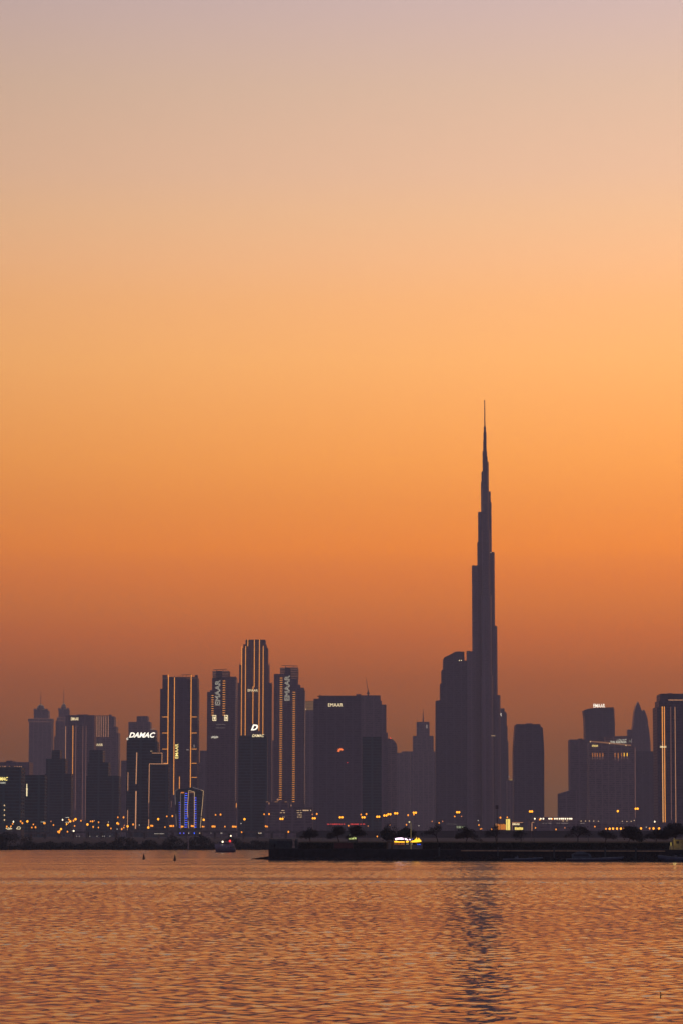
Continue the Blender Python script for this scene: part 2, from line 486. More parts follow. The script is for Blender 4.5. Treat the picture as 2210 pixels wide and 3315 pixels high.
def bars(root, xa, xb, y0, xa1, xb1, y1, n, gaps=()):
    """a column of short glowing bars: one part, its bars sub-parts"""
    Y = root['_Y']
    back = MB(); A = P(xa, y0-3, Y); B = P(xb, y0-3, Y); C_ = P(xb1, y1+3, Y); D_ = P(xa1, y1+3, Y)
    back.prism_xz([(D_[0]-.3,D_[1]),(C_[0]+.3,C_[1]),(B[0]+.3,B[1]),(A[0]-.3,A[1])], Y-.25, Y-.01)
    col = back.build('window_column', FA['dark'], root)
    proto = None
    for i in range(n):
        if i in gaps: continue
        t = i/(n-1); y = y0+(y1-y0)*t
        X, Z = P((xa+(xa1-xa)*t + xb+(xb1-xb)*t)/2, y, Y)
        if proto is None:
            hw = (xb-xa)*M1(Y)/2
            proto = MB().box(-hw, hw, -.3, 0, -.45, .45).build('light_bar', G['bar'])
            o = proto
        else:
            o = proto.copy(); COL.objects.link(o)
        o.parent = col
        o.location = (X-root.location.x, Y-.27-root.location.y, Z-root.location.z)
def roof_plant(root, x0, x1, y0, yb, Y=None, mat='grey', name='roof_plant'):
    Y = (Y or root['_Y']) + 4
    a = P(x0, y0, Y); b = P(x1, yb, Y)
    return MB().box(a[0], b[0], Y, Y+8, b[1]-.5, a[1]).build(name, FA[mat], root)
def windows(root, pts, w=2.2, h=1.1, mat='win_dim'):
    for x, y in pts: panel(root, x-w/2, x+w/2, y-h/2, y+h/2, mat)

rnd = random.Random(3)
def some_windows(root, x0, x1, y0, y1, n, mat='win_dim'):
    windows(root, [(rnd.uniform(x0, x1), rnd.uniform(y0, y1)) for _ in range(n)], 1.6, .9, mat)

# --- far left
CROWNL = glow('crown_light', (.95,.6,.25), .55)
def crowned(x0, x1, xc, yt, Y, label, ledge, blk, lath, tip, flare):
    t = tower('hotel_tower', label, Y, [(blk[0], blk[1], blk[2], 5), (ledge[0], ledge[1], ledge[2], 0), (x0, x1, ledge[3], 1)], 'sand', group='pair of spired hotel towers')
    # lattice crown: petals rising round a dome
    Yc = Y + 20; m = M1(Yc); cx, cz = P(xc, blk[2], Yc)
    r = (lath[1]-lath[0])/2*m; hz = (blk[2]-lath[2])*m
    dome = MB().lathe([(r*math.cos(a), cz + hz*math.sin(a)) for a in [R(q) for q in (0,18,36,54,72,86)]], cx, Yc, 14)
    dome.build('crown_dome', FA['steel'], t, True)
    pet = MB()
    for i in range(16):
        a = 2*math.pi*i/16; R0 = (blk[1]-blk[0])/2*m*.92
        p = Vector((cx+R0*math.cos(a), Yc+R0*math.sin(a)*.9, cz)); q = Vector((cx+R0*flare*math.cos(a), Yc+R0*flare*math.sin(a)*.9, cz+5.5))
        pet.tube(p, q, 2.0, .3, 4)
    pet.build('crown_petals', FA['sand'], t)
    ring = MB()
    for k in range(4):
        a = R(12+20*k)
        n = 12
        for i in range(n):
            an = math.pi + math.pi*(i+.5)/n
            if i % 2 == k % 2: continue
            MB().ball(cx+r*1.02*math.cos(a)*math.cos(an), Yc+r*1.02*math.cos(a)*math.sin(an), cz+hz*math.sin(a), .7, .6, .5, 5, 3).build('crown_light', CROWNL, t)
    MB().tube((cx, Yc, cz+hz*.9), (cx, Yc, PZ(tip, Yc)), .9, .35, 5).build('spire', METAL, t)
    for y in (ledge[2]+.8, ledge[2]+10.5):
        strip(t, ledge[0]+.5, y, ledge[1]-.5, y, 1.1, 'strip_dim', name='trim_light')
    return t
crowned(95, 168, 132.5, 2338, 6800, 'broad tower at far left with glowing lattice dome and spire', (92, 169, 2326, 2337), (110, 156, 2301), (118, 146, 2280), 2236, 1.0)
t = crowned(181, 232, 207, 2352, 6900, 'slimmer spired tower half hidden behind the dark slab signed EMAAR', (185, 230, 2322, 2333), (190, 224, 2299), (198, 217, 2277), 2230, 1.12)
MB().box(*[PX(176, 2385, 6900), PX(182, 2385, 6900)], 6901, 6930, GZ, PZ(2384, 6900)).build('side_wing', FA['sand'], t)

t = tower('slab_tower', 'dark slab tower with EMAAR on top and one long orange strip', 5200, [(213, 307, 2317)], 'grey')
text_part('EMAAR', 231, 256, 2322.5, 2332, 5200, G['sign'], t, bold=.012)
strip(t, 213.8, 2351, 212.8, 2478, 1.6, 'strip_mid'); strip(t, 237.3, 2349, 234.8, 2622, 2.0, 'strip'); strip(t, 247, 2349, 244.5, 2622, 1.2, 'strip_dim')
strip(t, 269.6, 2351, 267, 2655, 1.2, 'strip_dim'); strip(t, 280, 2351, 277, 2655, 1.2, 'strip_dim')
roof_plant(t, 250, 285, 2313, 2318)
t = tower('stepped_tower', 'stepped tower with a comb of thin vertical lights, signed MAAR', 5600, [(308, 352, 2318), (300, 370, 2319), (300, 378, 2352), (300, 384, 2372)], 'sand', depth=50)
for i, x in enumerate((308.5, 315.2, 322, 329.2, 336.8, 344, 351.8)):
    strip(t, x, 2318, x-.5, 2434 if i == 0 else 2386, 1.4, 'strip' if i == 0 else 'strip_mid')
text_part('EMAAR', 302, 334, 2407, 2415, 5600, G['sign'], t)
windows(t, [(314.5, 2399), (321.5, 2399), (329, 2399)], 1.5, 1.5)
MB().box(PX(353,2314,5620), PX(361,2314,5620), 5622, 5640, PZ(2319,5620), PZ(2313,5620)).build('roof_plant', FA['sand'], t)
t = tower('office_block', 'plain dark office block before the comb-lit stepped tower', 3900, [(290, 334, 2431), (285, 352, 2468), (280, 386, 2512)], 'dark')
some_windows(t, 285, 380, 2520, 2640, 5)
t = tower('office_block', 'plain dark office block between the spired tower and the EMAAR slab', 4000, [(168, 195, 2431), (150, 213, 2456), (146, 232, 2505)], 'dark')
some_windows(t, 150, 210, 2520, 2640, 4)
t = tower('hotel_block', 'broad low block at the left edge with a row of roof lights', 4400, [(20, 40, 2462, 4), (-60, 96, 2467)], 'grey')
for x in (2.5, 10, 15.5, 18.5, 32, 49, 57, 64, 70): panel(t, x-1, x+1, 2480, 2483 if x < 20 else 2487, 'strip_mid', 'roof_lamp')
t = tower('office_block', 'dark block at the left edge signed DAMAC twice, cut by the frame', 3300, [(-60, 70, 2486)], 'teal')
text_part('DAMAC', -16, 27, 2515.5, 2527, 3300, G['sign_yel'], t, shear=.3, bold=.02)
text_part('DAMAC', 2, 20, 2531.5, 2537, 3300, G['outline'], t, shear=.3)
for y in (2607.5, 2622.5, 2639, 2654.5):
    X, Z = P(15.8, y, 3300); MB().ball(X, 3298.6, Z, .75, .75, 1.0).build('wall_lamp', G['win'], t)
t = tower('office_block', 'dark block below the domed spired tower with an upright white sign', 3500, [(62, 146, 2512)], 'teal')
for y0, y1, w in ((2537.5, 2552, 2.4), (2552, 2556, 5), (2556, 2577.5, 3.6)):
    panel(t, 88-w/2, 88+w/2, y0, y1, 'sign', 'sign')
t = tower('apartment_tower', 'narrow low tower between the stepped tower and the DAMAC rooftop', 5600, [(393, 418, 2464), (384, 430, 2517)], 'grey')

# --- DAMAC group
t = tower('apartment_tower', 'broad-shouldered tower rising behind the big lit DAMAC letters', 5400, [(443, 479, 2320, 3), (417, 487, 2337), (417, 506, 2363)], 'sand')
strip(t, 487, 2362, 505, 2358, 1.5, 'win_dim', name='roof_edge')
t = tower('office_tower', 'dark tower crowned by large white slanted DAMAC letters', 3600, [(413, 505, 2388), (411, 510, 2400)], 'dark', depth=36)
text_part('DAMAC', 418.5, 504, 2371, 2388, 3600, G['sign_white'], t, shear=.35, bold=.03)
text_part('C', 411, 416, 2388.5, 2395.5, 3600, G['sign_white'], t, bold=.02)
for a in ((444, 2436, 441.3, 2538, 3, 'strip_mid'), (415.5, 2500, 414.8, 2560, 1.8, 'strip_mid'), (441.5, 2561, 439.6, 2683, 4, 'strip_mid'), (414.5, 2622, 413.4, 2688, 2, 'strip_mid'), (443, 2561, 442, 2640, 1, 'strip_dim')):
    strip(t, *a[:4], a[4], a[5])
windows(t, [(489, 2431.5), (492.5, 2431.5)], 1.8, 1.8, 'win')
windows(t, [(426, 2575), (461.7, 2582), (478, 2525)], 1.3, 1.3)
t = tower('cantilever_block', 'dark block outlined by a stepped orange line beside the DAMAC tower', 3500, [(493, 525.5, 2438), (484.5, 546, 2473)], 'dark', depth=30)
for a in ((493, 2438, 526, 2438, 1.6), (525.6, 2438, 525.2, 2473, 1.8), (484, 2473, 544, 2473, 2.0), (484.6, 2473, 482.8, 2600, 2.0), (482.6, 2652, 482.2, 2682, 2.6)):
    strip(t, *a, 'strip_mid')
strip(t, 482.9, 2600, 482.6, 2645, 1.2, 'strip_dim')
# --- tower with upright letters
t = tower('strip_lit_tower', 'square dark tower with three long orange strips and upright EMAAR', 4300, [(527, 640, 2194), (519.5, 641, 2230)], 'glass', depth=52)
Y = 4300
for a, b in ((527, 541), (632, 640.5)):
    MB().box(PX(a, 2185, Y), PX(b, 2185, Y), Y+.1, Y+10, PZ(2194, Y), PZ(2185, Y)).build('corner_post', FA['glass'], t)
strip(t, 546.3, 2184, 542.6, 2613, 2.6); strip(t, 566, 2193, 563, 2573, 2.4); strip(t, 620, 2184, 617, 2555, 2.6); strip(t, 582, 2514, 581.6, 2553, 2.4)
strip(t, 556, 2594, 555.5, 2614, 1.3, 'strip_dim'); strip(t, 527, 2195.5, 545, 2195.5, 1, 'strip_dim', name='parapet_light'); strip(t, 604, 2195.5, 638, 2195.5, 1, 'strip_dim', name='parapet_light')
for y in (2321, 2373, 2425, 2471): strip(t, 526, y, 544.5, y, 1.8, 'strip', name='cross_strip')
for y in (2321, 2373, 2425, 2471, 2516.5): strip(t, 621, y, 638, y, 1.8, 'strip', name='cross_strip')
for y in (2516.5, 2562, 2595): strip(t, 539, y, 542, y, 1.4, 'strip_mid', name='cross_strip')
text_part('EMAAR', 568, 578, 2408, 2455.5, Y, G['sign_yel'], t, rot=True, bold=.008)
dots(t, 576, 2235, 573, 2550, 46, .5, 'strip_dim', 'facade_lights')
panel(t, 604, 612, 2426, 2429, 'win_dim'); panel(t, 628, 631, 2411, 2420, 'win_dim', 'lit_logo')
cr = MB(); X, Z = P(598, 2194, Y+8)
for dx in (-2.2, 2.2, 8): cr.tube((X+dx*1.2, Y+8, Z), (X+dx*1.2, Y+8, Z+4.5), .4, .4, 4)
cr.tube((X-5, Y+8, Z+4.5), (X+12, Y+8, Z+5.0), .45, .35, 4)
for x in (566, 577.5, 583.5): a = P(x, 2194, Y+8); cr.tube((a[0], Y+8, a[1]), (a[0], Y+8, a[1]+3.6), .35, .3, 4)
cr.build('roof_crane', METAL, t)
t = tower('apartment_tower', 'plain low tower between the upright EMAAR tower and fin-crowned tower', 5200, [(648, 680, 2432), (636, 690, 2469)], 'grey')
some_windows(t, 640, 670, 2480, 2640, 4)

# --- blue rung building
Y = 3400
t = thing('blue_lit_building', 'slanted building outlined in pale lines with ladders of blue lights', 'building', (PX(606, 2690, Y), Y+14, GZ)); t['_Y'] = Y
q = lambda x, y: P(x, y, Y)
MB().prism_xz([q(574,2706), q(569,2640), q(567,2561), q(578,2554.5), q(590,2554), q(624,2548), q(659.5,2560), q(655,2620), q(648.5,2706)], Y, Y+28).build('body', FA['dark'], t)
MB().prism_xz([q(611,2686), q(607.5,2620), q(612,2558), q(631,2564), q(630,2686)], Y-3, Y-.01).build('front_bay', FA['glass'], t)
for a in ((567,2561,578,2554.5), (567,2561,569,2605), (570,2635,572,2675), (624,2548.5,652,2557.5), (585.5,2568,585.5,2685), (599,2570,598,2680)):
    strip(t, *a, 1.2, 'frame_dim', name='outline_strip')
for a in ((652,2557.5,659.5,2560.5), (659.5,2560.5,656.5,2605), (656.3,2605,652.5,2642), (652.5,2645,649.5,2680)):
    strip(t, *a, 1.5, 'frame', name='outline_strip')
for a in ((612,2559,608.3,2610), (608.3,2610,607.7,2626), (607.7,2626,609.5,2647), (610,2657,611.5,2681), (614,2559,630.5,2564), (630.5,2564,630,2681)):
    strip(t, *a, 1.6, 'frame', Y=Y-3, name='outline_strip')
for i in range(16):
    y = 2568.5+i*7.27
    strip(t, 599.5, y, 607.5, y, 1.5, 'blue' if i % 3 else 'violet', name='blue_rung')
    if i >= 2: strip(t, 631.5, y, 637, y, 1.5, 'blue' if i % 2 else 'violet', name='blue_rung')
    if i >= 4: strip(t, 580, y, 585, y, .9, 'violet', name='blue_rung')
panel(t, 586, 597, 2564, 2568, G['orange'], 'lit_lantern'); panel(t, 615, 629, 2564, 2567, G['haze_top'], 'lit_lantern', Y=Y-3)

# --- fin-crowned twins
def finned(label, Y, tiers, core, finsL, finsR, ytop, crane, side='left'):
    t = tower('finned_tower', label, Y, tiers, 'steel', depth=48, group='pair of towers with open slatted crowns')
    D = 48
    a = P(core[0], ytop, Y); b = P(core[1], ytop, Y)
    MB().box(a[0], b[0], Y+6, Y+D-6, PZ(core[2], Y), a[1]).build('crown_core', FA['glass'], t)
    fm = MB()
    for (x0, x1, ya, yb) in (finsL, finsR):
        n = int((yb-ya)/5.6)
        for i in range(n+1):
            y = ya+i*5.6; A = P(x0, y, Y); B = P(x1, y, Y)
            fm.box(A[0], B[0], Y+4, Y+D-8, A[1]-1.4, A[1])
        A = P(x0, ya, Y); Bz = PZ(yb, Y)
        ex = A[0] if (x0 < core[0]) else P(x1, ya, Y)[0]
        fm.box(ex-.5, ex+.5, Y+D-9.9, Y+D-8.1, Bz, A[1])
    fm.build('slat_crown', FA['steel'], t)
    lm = MB()
    for (x0, x1, ya, yb) in (finsL, finsR):
        n = int((yb-ya)/5.6)
        for i in range(n+1):
            y = ya+i*5.6+2.4; A = P(x0, y, Y); B = P(x1, y, Y)
            MB().box(A[0]+.3, B[0]-.3, Y+3.6, Y+3.98, A[1]-.25, A[1]+.25).build('slat_light', G['strip_dim'], t)
    cm = MB(); yb = ytop
    A = P(crane[0], crane[2], Y+15); B = P(crane[1], crane[3], Y+15)
    cm.tube((A[0], Y+15, A[1]), (B[0], Y+15, B[1]), .5, .5, 4)
    for f in (.25, .72):
        X = A[0]+(B[0]-A[0])*f; Zt = A[1]+(B[1]-A[1])*f; cm.tube((X, Y+15, PZ(ytop, Y)-1), (X, Y+15, Zt), .6, .5, 4)
    cm.build('roof_crane', METAL, t)
    return t
t = finned('left of the two fin-crowned towers, two pale square logos on it', 4500,
    [(718, 766, 2193), (687, 767, 2234), (680.5, 767, 2234.5), (671.5, 767, 2240)], (701, 719, 2193), (688, 701, 2172, 2233), (719, 742, 2171, 2190), 2171, (690, 736, 2168.5, 2166))
MB().box(PX(687.5,2200,4500), PX(718,2200,4500), 4500, 4538, PZ(2234,4500), PZ(2196,4500)).build('crown_wall', FA['glass'], t)
bars(t, 685.3, 692.5, 2251.5, 685, 692, 2315, 10)
bars(t, 722, 730.5, 2204.5, 721.3, 729.8, 2315, 16)
dots(t, 765.3, 2204, 763.5, 2590, 58, .65)
text_part('EMAAR', 698, 713.5, 2202, 2283, 4500, G['outline'], t, rot=True, outline=.012)
for x in (689, 727):
    lg = MB(); Yl = 4500
    for x0, x1, y0, y1 in ((x, x+1.6, 2316, 2333), (x+10, x+11.7, 2316, 2333), (x, x+11.7, 2315, 2317), (x, x+11.7, 2331, 2333.5), (x+2.8, x+5.2, 2320, 2323), (x+6.2, x+9, 2320, 2326), (x+4, x+7.6, 2322.5, 2329), (x+5, x+6.6, 2328, 2330.2)):
        A = P(x0, y0, Yl); B = P(x1, y1, Yl); lg.box(A[0], B[0], Yl-.6, Yl-.1, B[1], A[1])
    lg.build('lit_logo', G['sign'], t)
sg = MB()
for k in range(13):
    x = 685+k*1.75; y0 = 2383+rnd.uniform(-2, 2); y1 = 2391-rnd.uniform(0, 2.5)
    A = P(x, y0, 4500); B = P(x+.9, y1, 4500); sg.box(A[0], B[0], 4499.4, 4499.9, B[1], A[1])
sg.build('script_sign', G['outline'], t)
strip(t, 766.2, 2600, 765.8, 2614, 2.4, 'strip', Y=4500-.6)
for y in (2345, 2356): panel(t, 700, 730, y, y+.8, 'win_dim')
some_windows(t, 680, 750, 2400, 2620, 14)
t = tower('tall_tower', 'tallest stepped tower left of centre with long orange strips', 4900,
    [(795.5, 860, 2072, 6), (788, 863, 2085, 5), (784.5, 867.5, 2097, 4), (775, 871, 2152, 2.5), (770, 880, 2211, 1)], 'glass', depth=55)
Yt = 4896 + .6
t['_Y'] = 4900
for a in ((783.8, 2092, 782, 2383), (796.2, 2092, 794.6, 2382), (803.6, 2070, 803.2, 2092), (824.6, 2071, 823.8, 2225), (820.2, 2222, 819.4, 2343), (841.2, 2070, 839, 2366), (853.2, 2091, 851.8, 2378)):
    strip(t, *a, 2.2, Y=4900, dy=.9)
text_part('EMAAR', 803, 835.5, 2231.5, 2239, 4900, G['sign'], t, thick=1.0)
for x, y0, y1 in ((863, 2090, 2150), (868, 2098, 2152), (872.5, 2147, 2210), (879.5, 2208, 2260), (775.5, 2148, 2200)):
    A = P(x, y0, 4900); B = P(x+1.2, y1, 4900); MB().box(A[0], B[0], 4904, 4906, B[1], A[1]).build('corner_fin', FA['steel'], t)
cr = MB(); A = P(823, 2070, 4915); B = P(846, 2070.5, 4915); cr.tube((A[0], 4915, A[1]-.5), (B[0], 4915, B[1]-.5), .5, .5, 4)
for x in (826, 842): A = P(x, 2070, 4915); cr.tube((A[0], 4915, A[1]-3), (A[0], 4915, A[1]), .5, .5, 4)
cr.build('roof_crane', METAL, t)
windows(t, [(806.5, 2221.5), (821, 2105.5), (831, 2105.5)], 1.8, 1.4)
t = tower('dark_tower', 'dark blue tower under a big white D, before the tallest left tower', 3700, [(775, 865, 2384), (773, 866, 2392)], 'dark')
text_part('D', 813, 836.5, 2345.5, 2364.5, 3700, G['sign_white'], t, shear=.35, bold=.04)
mst = MB()
for x in (817, 831): A = P(x, 2364, 3700); mst.box(A[0]-.3, A[0]+.3, 3701, 3701.5, PZ(2384, 3700), A[1])
mst.build('sign_frame', METAL, t)
text_part('DAMAC', 817, 856, 2377, 2386, 3700, G['sign'], t, shear=.3, bold=.015)
windows(t, [(829, 2441), (829, 2489), (813.5, 2371.5)], 1.8, 1.8)
t = tower('apartment_tower', 'sliver of a plain tower between the tallest and right finned towers', 5400, [(872, 900, 2399)], 'grey', depth=22)
dots(t, 884.5, 2400, 884, 2590, 30, .5, 'strip_dim', 'facade_lights')
t = finned('right of the two fin-crowned towers, two full columns of orange bars', 4700,
    [(887.5, 920, 2184), (887.5, 965, 2196.5), (887.5, 972.5, 2217), (887, 985, 2226), (887, 988, 2236)], (922, 941, 2197), (907, 921, 2161, 2183), (941, 965, 2160, 2196), 2160, (913, 964.5, 2154.5, 2156))
MB().box(PX(920,2184,4700), PX(941,2184,4700), 4700.1, 4730, PZ(2196.5,4700), PZ(2185,4700)).build('crown_wall', FA['glass'], t)
bars(t, 906.5, 915.5, 2195, 904.5, 912.5, 2588, 57)
bars(t, 948, 956.5, 2241, 946, 954.5, 2595, 52)
dots(t, 988, 2243, 986, 2600, 56, .65)
dots(t, 886.8, 2190, 885, 2590, 50, .4, 'strip_dim')
text_part('EMAAR', 922.5, 938, 2187, 2268, 4700, G['outline'], t, rot=True, outline=.012)
some_windows(t, 900, 980, 2300, 2600, 6)
t = tower('podium_block', 'low podium at the foot of the right finned tower with window rows', 3600, [(862, 933, 2597), (858, 1012, 2614)], 'grey', cat='building')
for y, xs in ((2624, (913, 916, 920, 963, 968, 974)), (2631, (908.5, 912, 918, 921.5, 963.5, 967, 973, 976)), (2638, (966, 970, 972.5, 976)), (2645, (916, 921, 964.5, 969, 973.5, 976.5))):
    for x in xs: panel(t, x-1.3, x+1.3, y-.8, y+.8, 'win')
for x in (982, 985, 988.5, 991.5, 995, 998.5, 1006.5): panel(t, x-1.3, x+1.3, 2622, 2625, 'win')
for y in range(2630, 2676, 8): windows(t, [(882, y), (889, y+3)], 1.4, 1.4)
for x in (866, 893, 897, 926): panel(t, x-4, x+4, 2594.5 if x < 930 else 2598, 2597, 'haze_top', 'roof_light')
for x, y in ((898.5, 2589), (901.5, 2589), (872, 2601), (943, 2608)): panel(t, x-.8, x+.8, y-3, y+3, 'strip_mid', 'roof_lamp')

# --- centre block
t = tower('construction_tower', 'tower top lit yellow inside scaffolding, left of the wide block', 5600, [(985, 1016, 2301)], 'grey', depth=30)
a = P(990, 2270, 5605); b = P(1015, 2301, 5605)
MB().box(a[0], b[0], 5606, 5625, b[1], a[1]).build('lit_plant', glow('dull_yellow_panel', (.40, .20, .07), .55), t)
sc_ = MB()
for i in range(9): x = a[0]+(b[0]-a[0])*i/8; sc_.box(x-.3, x+.3, 5604, 5604.6, b[1], a[1]+1)
for i in range(4): z = b[1]+(a[1]-b[1])*i/3; sc_.box(a[0], b[0], 5603.2, 5603.8, z-.3, z+.3)
sc_.build('scaffold', METAL, t)
for x, y in ((988, 2290), (990, 2296), (986, 2293)): panel(t, x-1.3, x+1.3, y-2, y+2, 'win', 'flood_lamp')
t = tower('wide_block', 'wide dark slab block signed EMAAR at its upper left', 4300, [(1032, 1167, 2254.5), (1015.5, 1168, 2262)], 'glass', depth=40)
text_part('EMAAR', 1063, 1109, 2277, 2287.5, 4300, G['sign'], t)
pl = MB()
for i in range(60):
    x = rnd.uniform(1029, 1046); A = P(x, 2255-rnd.uniform(0, 7)*max(.2, 1-abs(x-1038)/10), 4312); pl.leaf((A[0], 4312+rnd.uniform(-4, 4), A[1]), 1.0, rnd)
pl.build('roof_garden', LEAF, t)
roof_plant(t, 1152, 1168, 2247, 2255); roof_plant(t, 1140, 1152, 2252, 2255)
roof_plant(t, 1098, 1106, 2252, 2255)
for k in range(7):   # flower shaped logo: a fan of petals
    a = R(175 - k*21); cx, cz = P(1104, 2433, 4300); m = M1(4300)
    r0, r1 = 3.2*m, (14.5-abs(k-1.5)*.9)*m; mm = (r0+r1)/2; w = 1.5*m
    d = (math.cos(a), math.sin(a)); e = (-d[1], d[0])
    pet = MB().prism_xz([(cx+d[0]*r0, cz+d[1]*r0), (cx+d[0]*mm+e[0]*w, cz+d[1]*mm+e[1]*w), (cx+d[0]*r1, cz+d[1]*r1), (cx+d[0]*mm-e[0]*w, cz+d[1]*mm-e[1]*w)], 4299.3, 4299.9)
    pet.build('logo_petal', G['flower'], t)
some_windows(t, 1030, 1160, 2300, 2660, 12); panel(t, 1123, 1125, 2468, 2470, G['red'], 'red_lamp')
t = tower('stepped_tower', 'stepped tower with a crane on its roof, right of the wide block', 5000, [(1167, 1230.5, 2253), (1167, 1234.5, 2269), (1167, 1249, 2281), (1167, 1254, 2372)], 'grey', depth=45)
Yc = 5000
tt_ = thing('tower_crane', 'tower crane with a steep jib on the roof right of centre', 'crane', (PX(1190.5, 2253, Yc+15), Yc+15, PZ(2253, Yc+15)))
c = MB(); A = P(1190.5, 2253, Yc+15); B = P(1190.5, 2233, Yc+15); c.tube((A[0], Yc+15, A[1]), (B[0], Yc+15, B[1]), 1.3, .9, 4); c.build('mast', METAL, tt_)
c = MB(); c.box(B[0]-2.6, B[0]+2.4, Yc+13, Yc+17, PZ(2247, Yc+15), PZ(2242, Yc+15)); c.build('cab', METAL, tt_)
c = MB(); J = P(1182, 2187, Yc+15); K = P(1190.5, 2240, Yc+15)
for s_ in (-.55, .55):
    c.tube((K[0]+s_, Yc+15, K[1]), (J[0], Yc+15, J[1]), .22, .12, 3)
    for i in range(14):
        f = i/14; g2 = (i+1)/14
        c.tube((K[0]+s_*(1-f)+(J[0]-K[0])*f, Yc+15, K[1]+(J[1]-K[1])*f), (K[0]-s_*(1-g2)+(J[0]-K[0])*g2, Yc+15, K[1]+(J[1]-K[1])*g2), .12, .12, 3)
c.build('jib', METAL, tt_)
t = tower('office_block', 'plain dark block before the crane tower', 3800, [(1172, 1233, 2388)], 'dark', depth=30)
Y = 5200
t = thing('domed_tower', 'round-shouldered tower with a red roof light beside the crane tower', 'skyscraper', (PX(1268, 2690, Y), Y+20, GZ)); t['_Y'] = Y
MB().prism_xz([P(1240, 2706, Y), P(1240, 2393, Y), P(1259, 2391, Y), P(1268, 2393, Y), P(1276, 2399, Y), P(1282, 2408, Y), P(1284.5, 2419, Y), P(1284, 2706, Y)], Y, Y+38).build('body', FA['sand'], t)
X, Z = P(1263, 2389.5, Y); MB().ball(X, Y+2, Z, .9, .9, .9).build('warning_lamp', G['red'], t)
MB().tube((X, Y+2, Z-2), (X, Y+2, Z), .3, .3, 4).build('lamp_stem', METAL, t)
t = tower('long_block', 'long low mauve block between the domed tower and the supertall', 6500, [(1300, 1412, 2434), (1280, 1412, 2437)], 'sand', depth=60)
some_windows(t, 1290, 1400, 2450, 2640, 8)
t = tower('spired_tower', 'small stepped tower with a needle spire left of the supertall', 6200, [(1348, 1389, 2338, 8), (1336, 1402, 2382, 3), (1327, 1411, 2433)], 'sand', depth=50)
A = P(1368, 2339, 6225); MB().tube((A[0], 6225, A[1]), (A[0], 6225, PZ(2294, 6225)), 1.9, .25, 6).build('spire', METAL, t)
panel(t, 1378, 1382, 2346, 2358, 'win_dim', Y=6206); panel(t, 1378.5, 1380, 2409, 2412, 'win_dim')

# --- supertall and its neighbours
Y = 4800
t = thing('rounded_tower', 'slab tower with sloping rounded top left of the needle tower', 'skyscraper', (PX(1455, 2690, Y), Y+18, GZ)); t['_Y'] = Y
q = lambda x, y: P(x, y, Y)
MB().prism_xz([q(1409,2706), q(1409.5,2268), q(1423.5,2267), q(1423.5,2213), q(1425,2212), q(1428.2,2212), q(1428,2170), q(1430,2168), q(1433.3,2167.5), q(1433.7,2134),
    q(1435,2130), q(1438,2127), q(1458,2117.5), q(1468,2112), q(1476,2109), q(1501,2109.3), q(1501.8,2138), q(1511,2139), q(1511,2706)], Y, Y+34).build('body', FA['glass'], t)
for x in (1484.8, 1491.2):
    A = P(x, 2138, Y); MB().ball(A[0], Y-.5, A[1], .8, .6, 1.0).build('lit_window', G['sign'], t)
for x in (1504, 1507): A = P(x, 2139, Y); MB().tube((A[0], Y+3, A[1]), (A[0], Y+3, A[1]+1.6), .3, .2, 4).build('roof_mast', METAL, t)
some_windows(t, 1420, 1500, 2180, 2640, 10)

Y0 = 5400.0
bx, _ = P(1567.4, 1340, Y0)
t = thing('supertall_tower', 'supertall needle tower with stepped setbacks rising to a thin spire', 'skyscraper', (bx, Y0, GZ))
def wing(dirang, steps, w0, w1, name):
    """steps: (reach m, top z) from the longest and lowest to the shortest and highest; capsule plan, stepping back as it climbs"""
    mb = MB(); lz = GZ; d = Vector((math.cos(dirang), math.sin(dirang))); e = Vector((-d.y, d.x))
    for i, (r, z) in enumerate(steps):
        w = w0 + (w1-w0)*i/max(1, len(steps)-1)
        w = min(w, r*1.6)
        pl_ = []
        base = -2.0
        for s_, a0 in ((1, 0),):
            pl_.append(d*base - e*w/2); 
            for k in range(9):
                a = -math.pi/2 + math.pi*k/8
                pl_.append(d*(r-w/2) + d*(w/2*math.cos(a)) + e*(w/2*math.sin(a)))
            pl_.append(d*base + e*w/2)
        mb.prism_xy([(bx+p_.x, Y0+p_.y) for p_ in pl_], lz, z)
        lz = z
    return mb.build(name, FA['steel'], t)
zz = lambda y: PZ(y, Y0)
mm = M1(Y0)*1.003
cosL = math.cos(R(25))
def reach(xpx, y): return abs(PX(xpx, y, Y0) - bx)
LS = [(1508,2110),(1525.5,1833),(1543,1757),(1545.5,1660),(1555,1561),(1556.5,1529),(1560,1461),(1562,1430)]
RS = [(1617.5,2253),(1607.5,2029),(1599,1790),(1589,1628),(1586.5,1594),(1580,1495),(1572,1430)]
wing(math.pi+R(14), [(reach(x, y)/math.cos(R(14)) , zz(y)) for x, y in LS], 24, 7, 'wing')
wing(-R(14), [(reach(x, y)/math.cos(R(14)), zz(y)) for x, y in RS], 24, 7, 'wing')
wing(-math.pi/2, [(44, zz(2190)), (36, zz(1930)), (28, zz(1720)), (20, zz(1580)), (13, zz(1480)), (7, zz(1400))], 22, 6, 'wing')
MB().lathe([(9.5, GZ), (8.5, zz(1830)), (6.6, zz(1660)), (5.0, zz(1561)), (5.0, zz(1529.3)), (4.2, zz(1529)), (4.2, zz(1461.3)), (3.0, zz(1461)), (3.0, zz(1430.3)), (2.4, zz(1430)), (2.2, zz(1380.5)), (1.2, zz(1380)), (1.0, zz(1330)), (.75, zz(1296.5))], bx, Y0, 12).build('core', FA['steel'], t)
MB().box(bx-1.1, bx+.9, Y0-1, Y0+1, zz(1299), zz(1296)).build('spire_tip', METAL, t)
sf = MB()
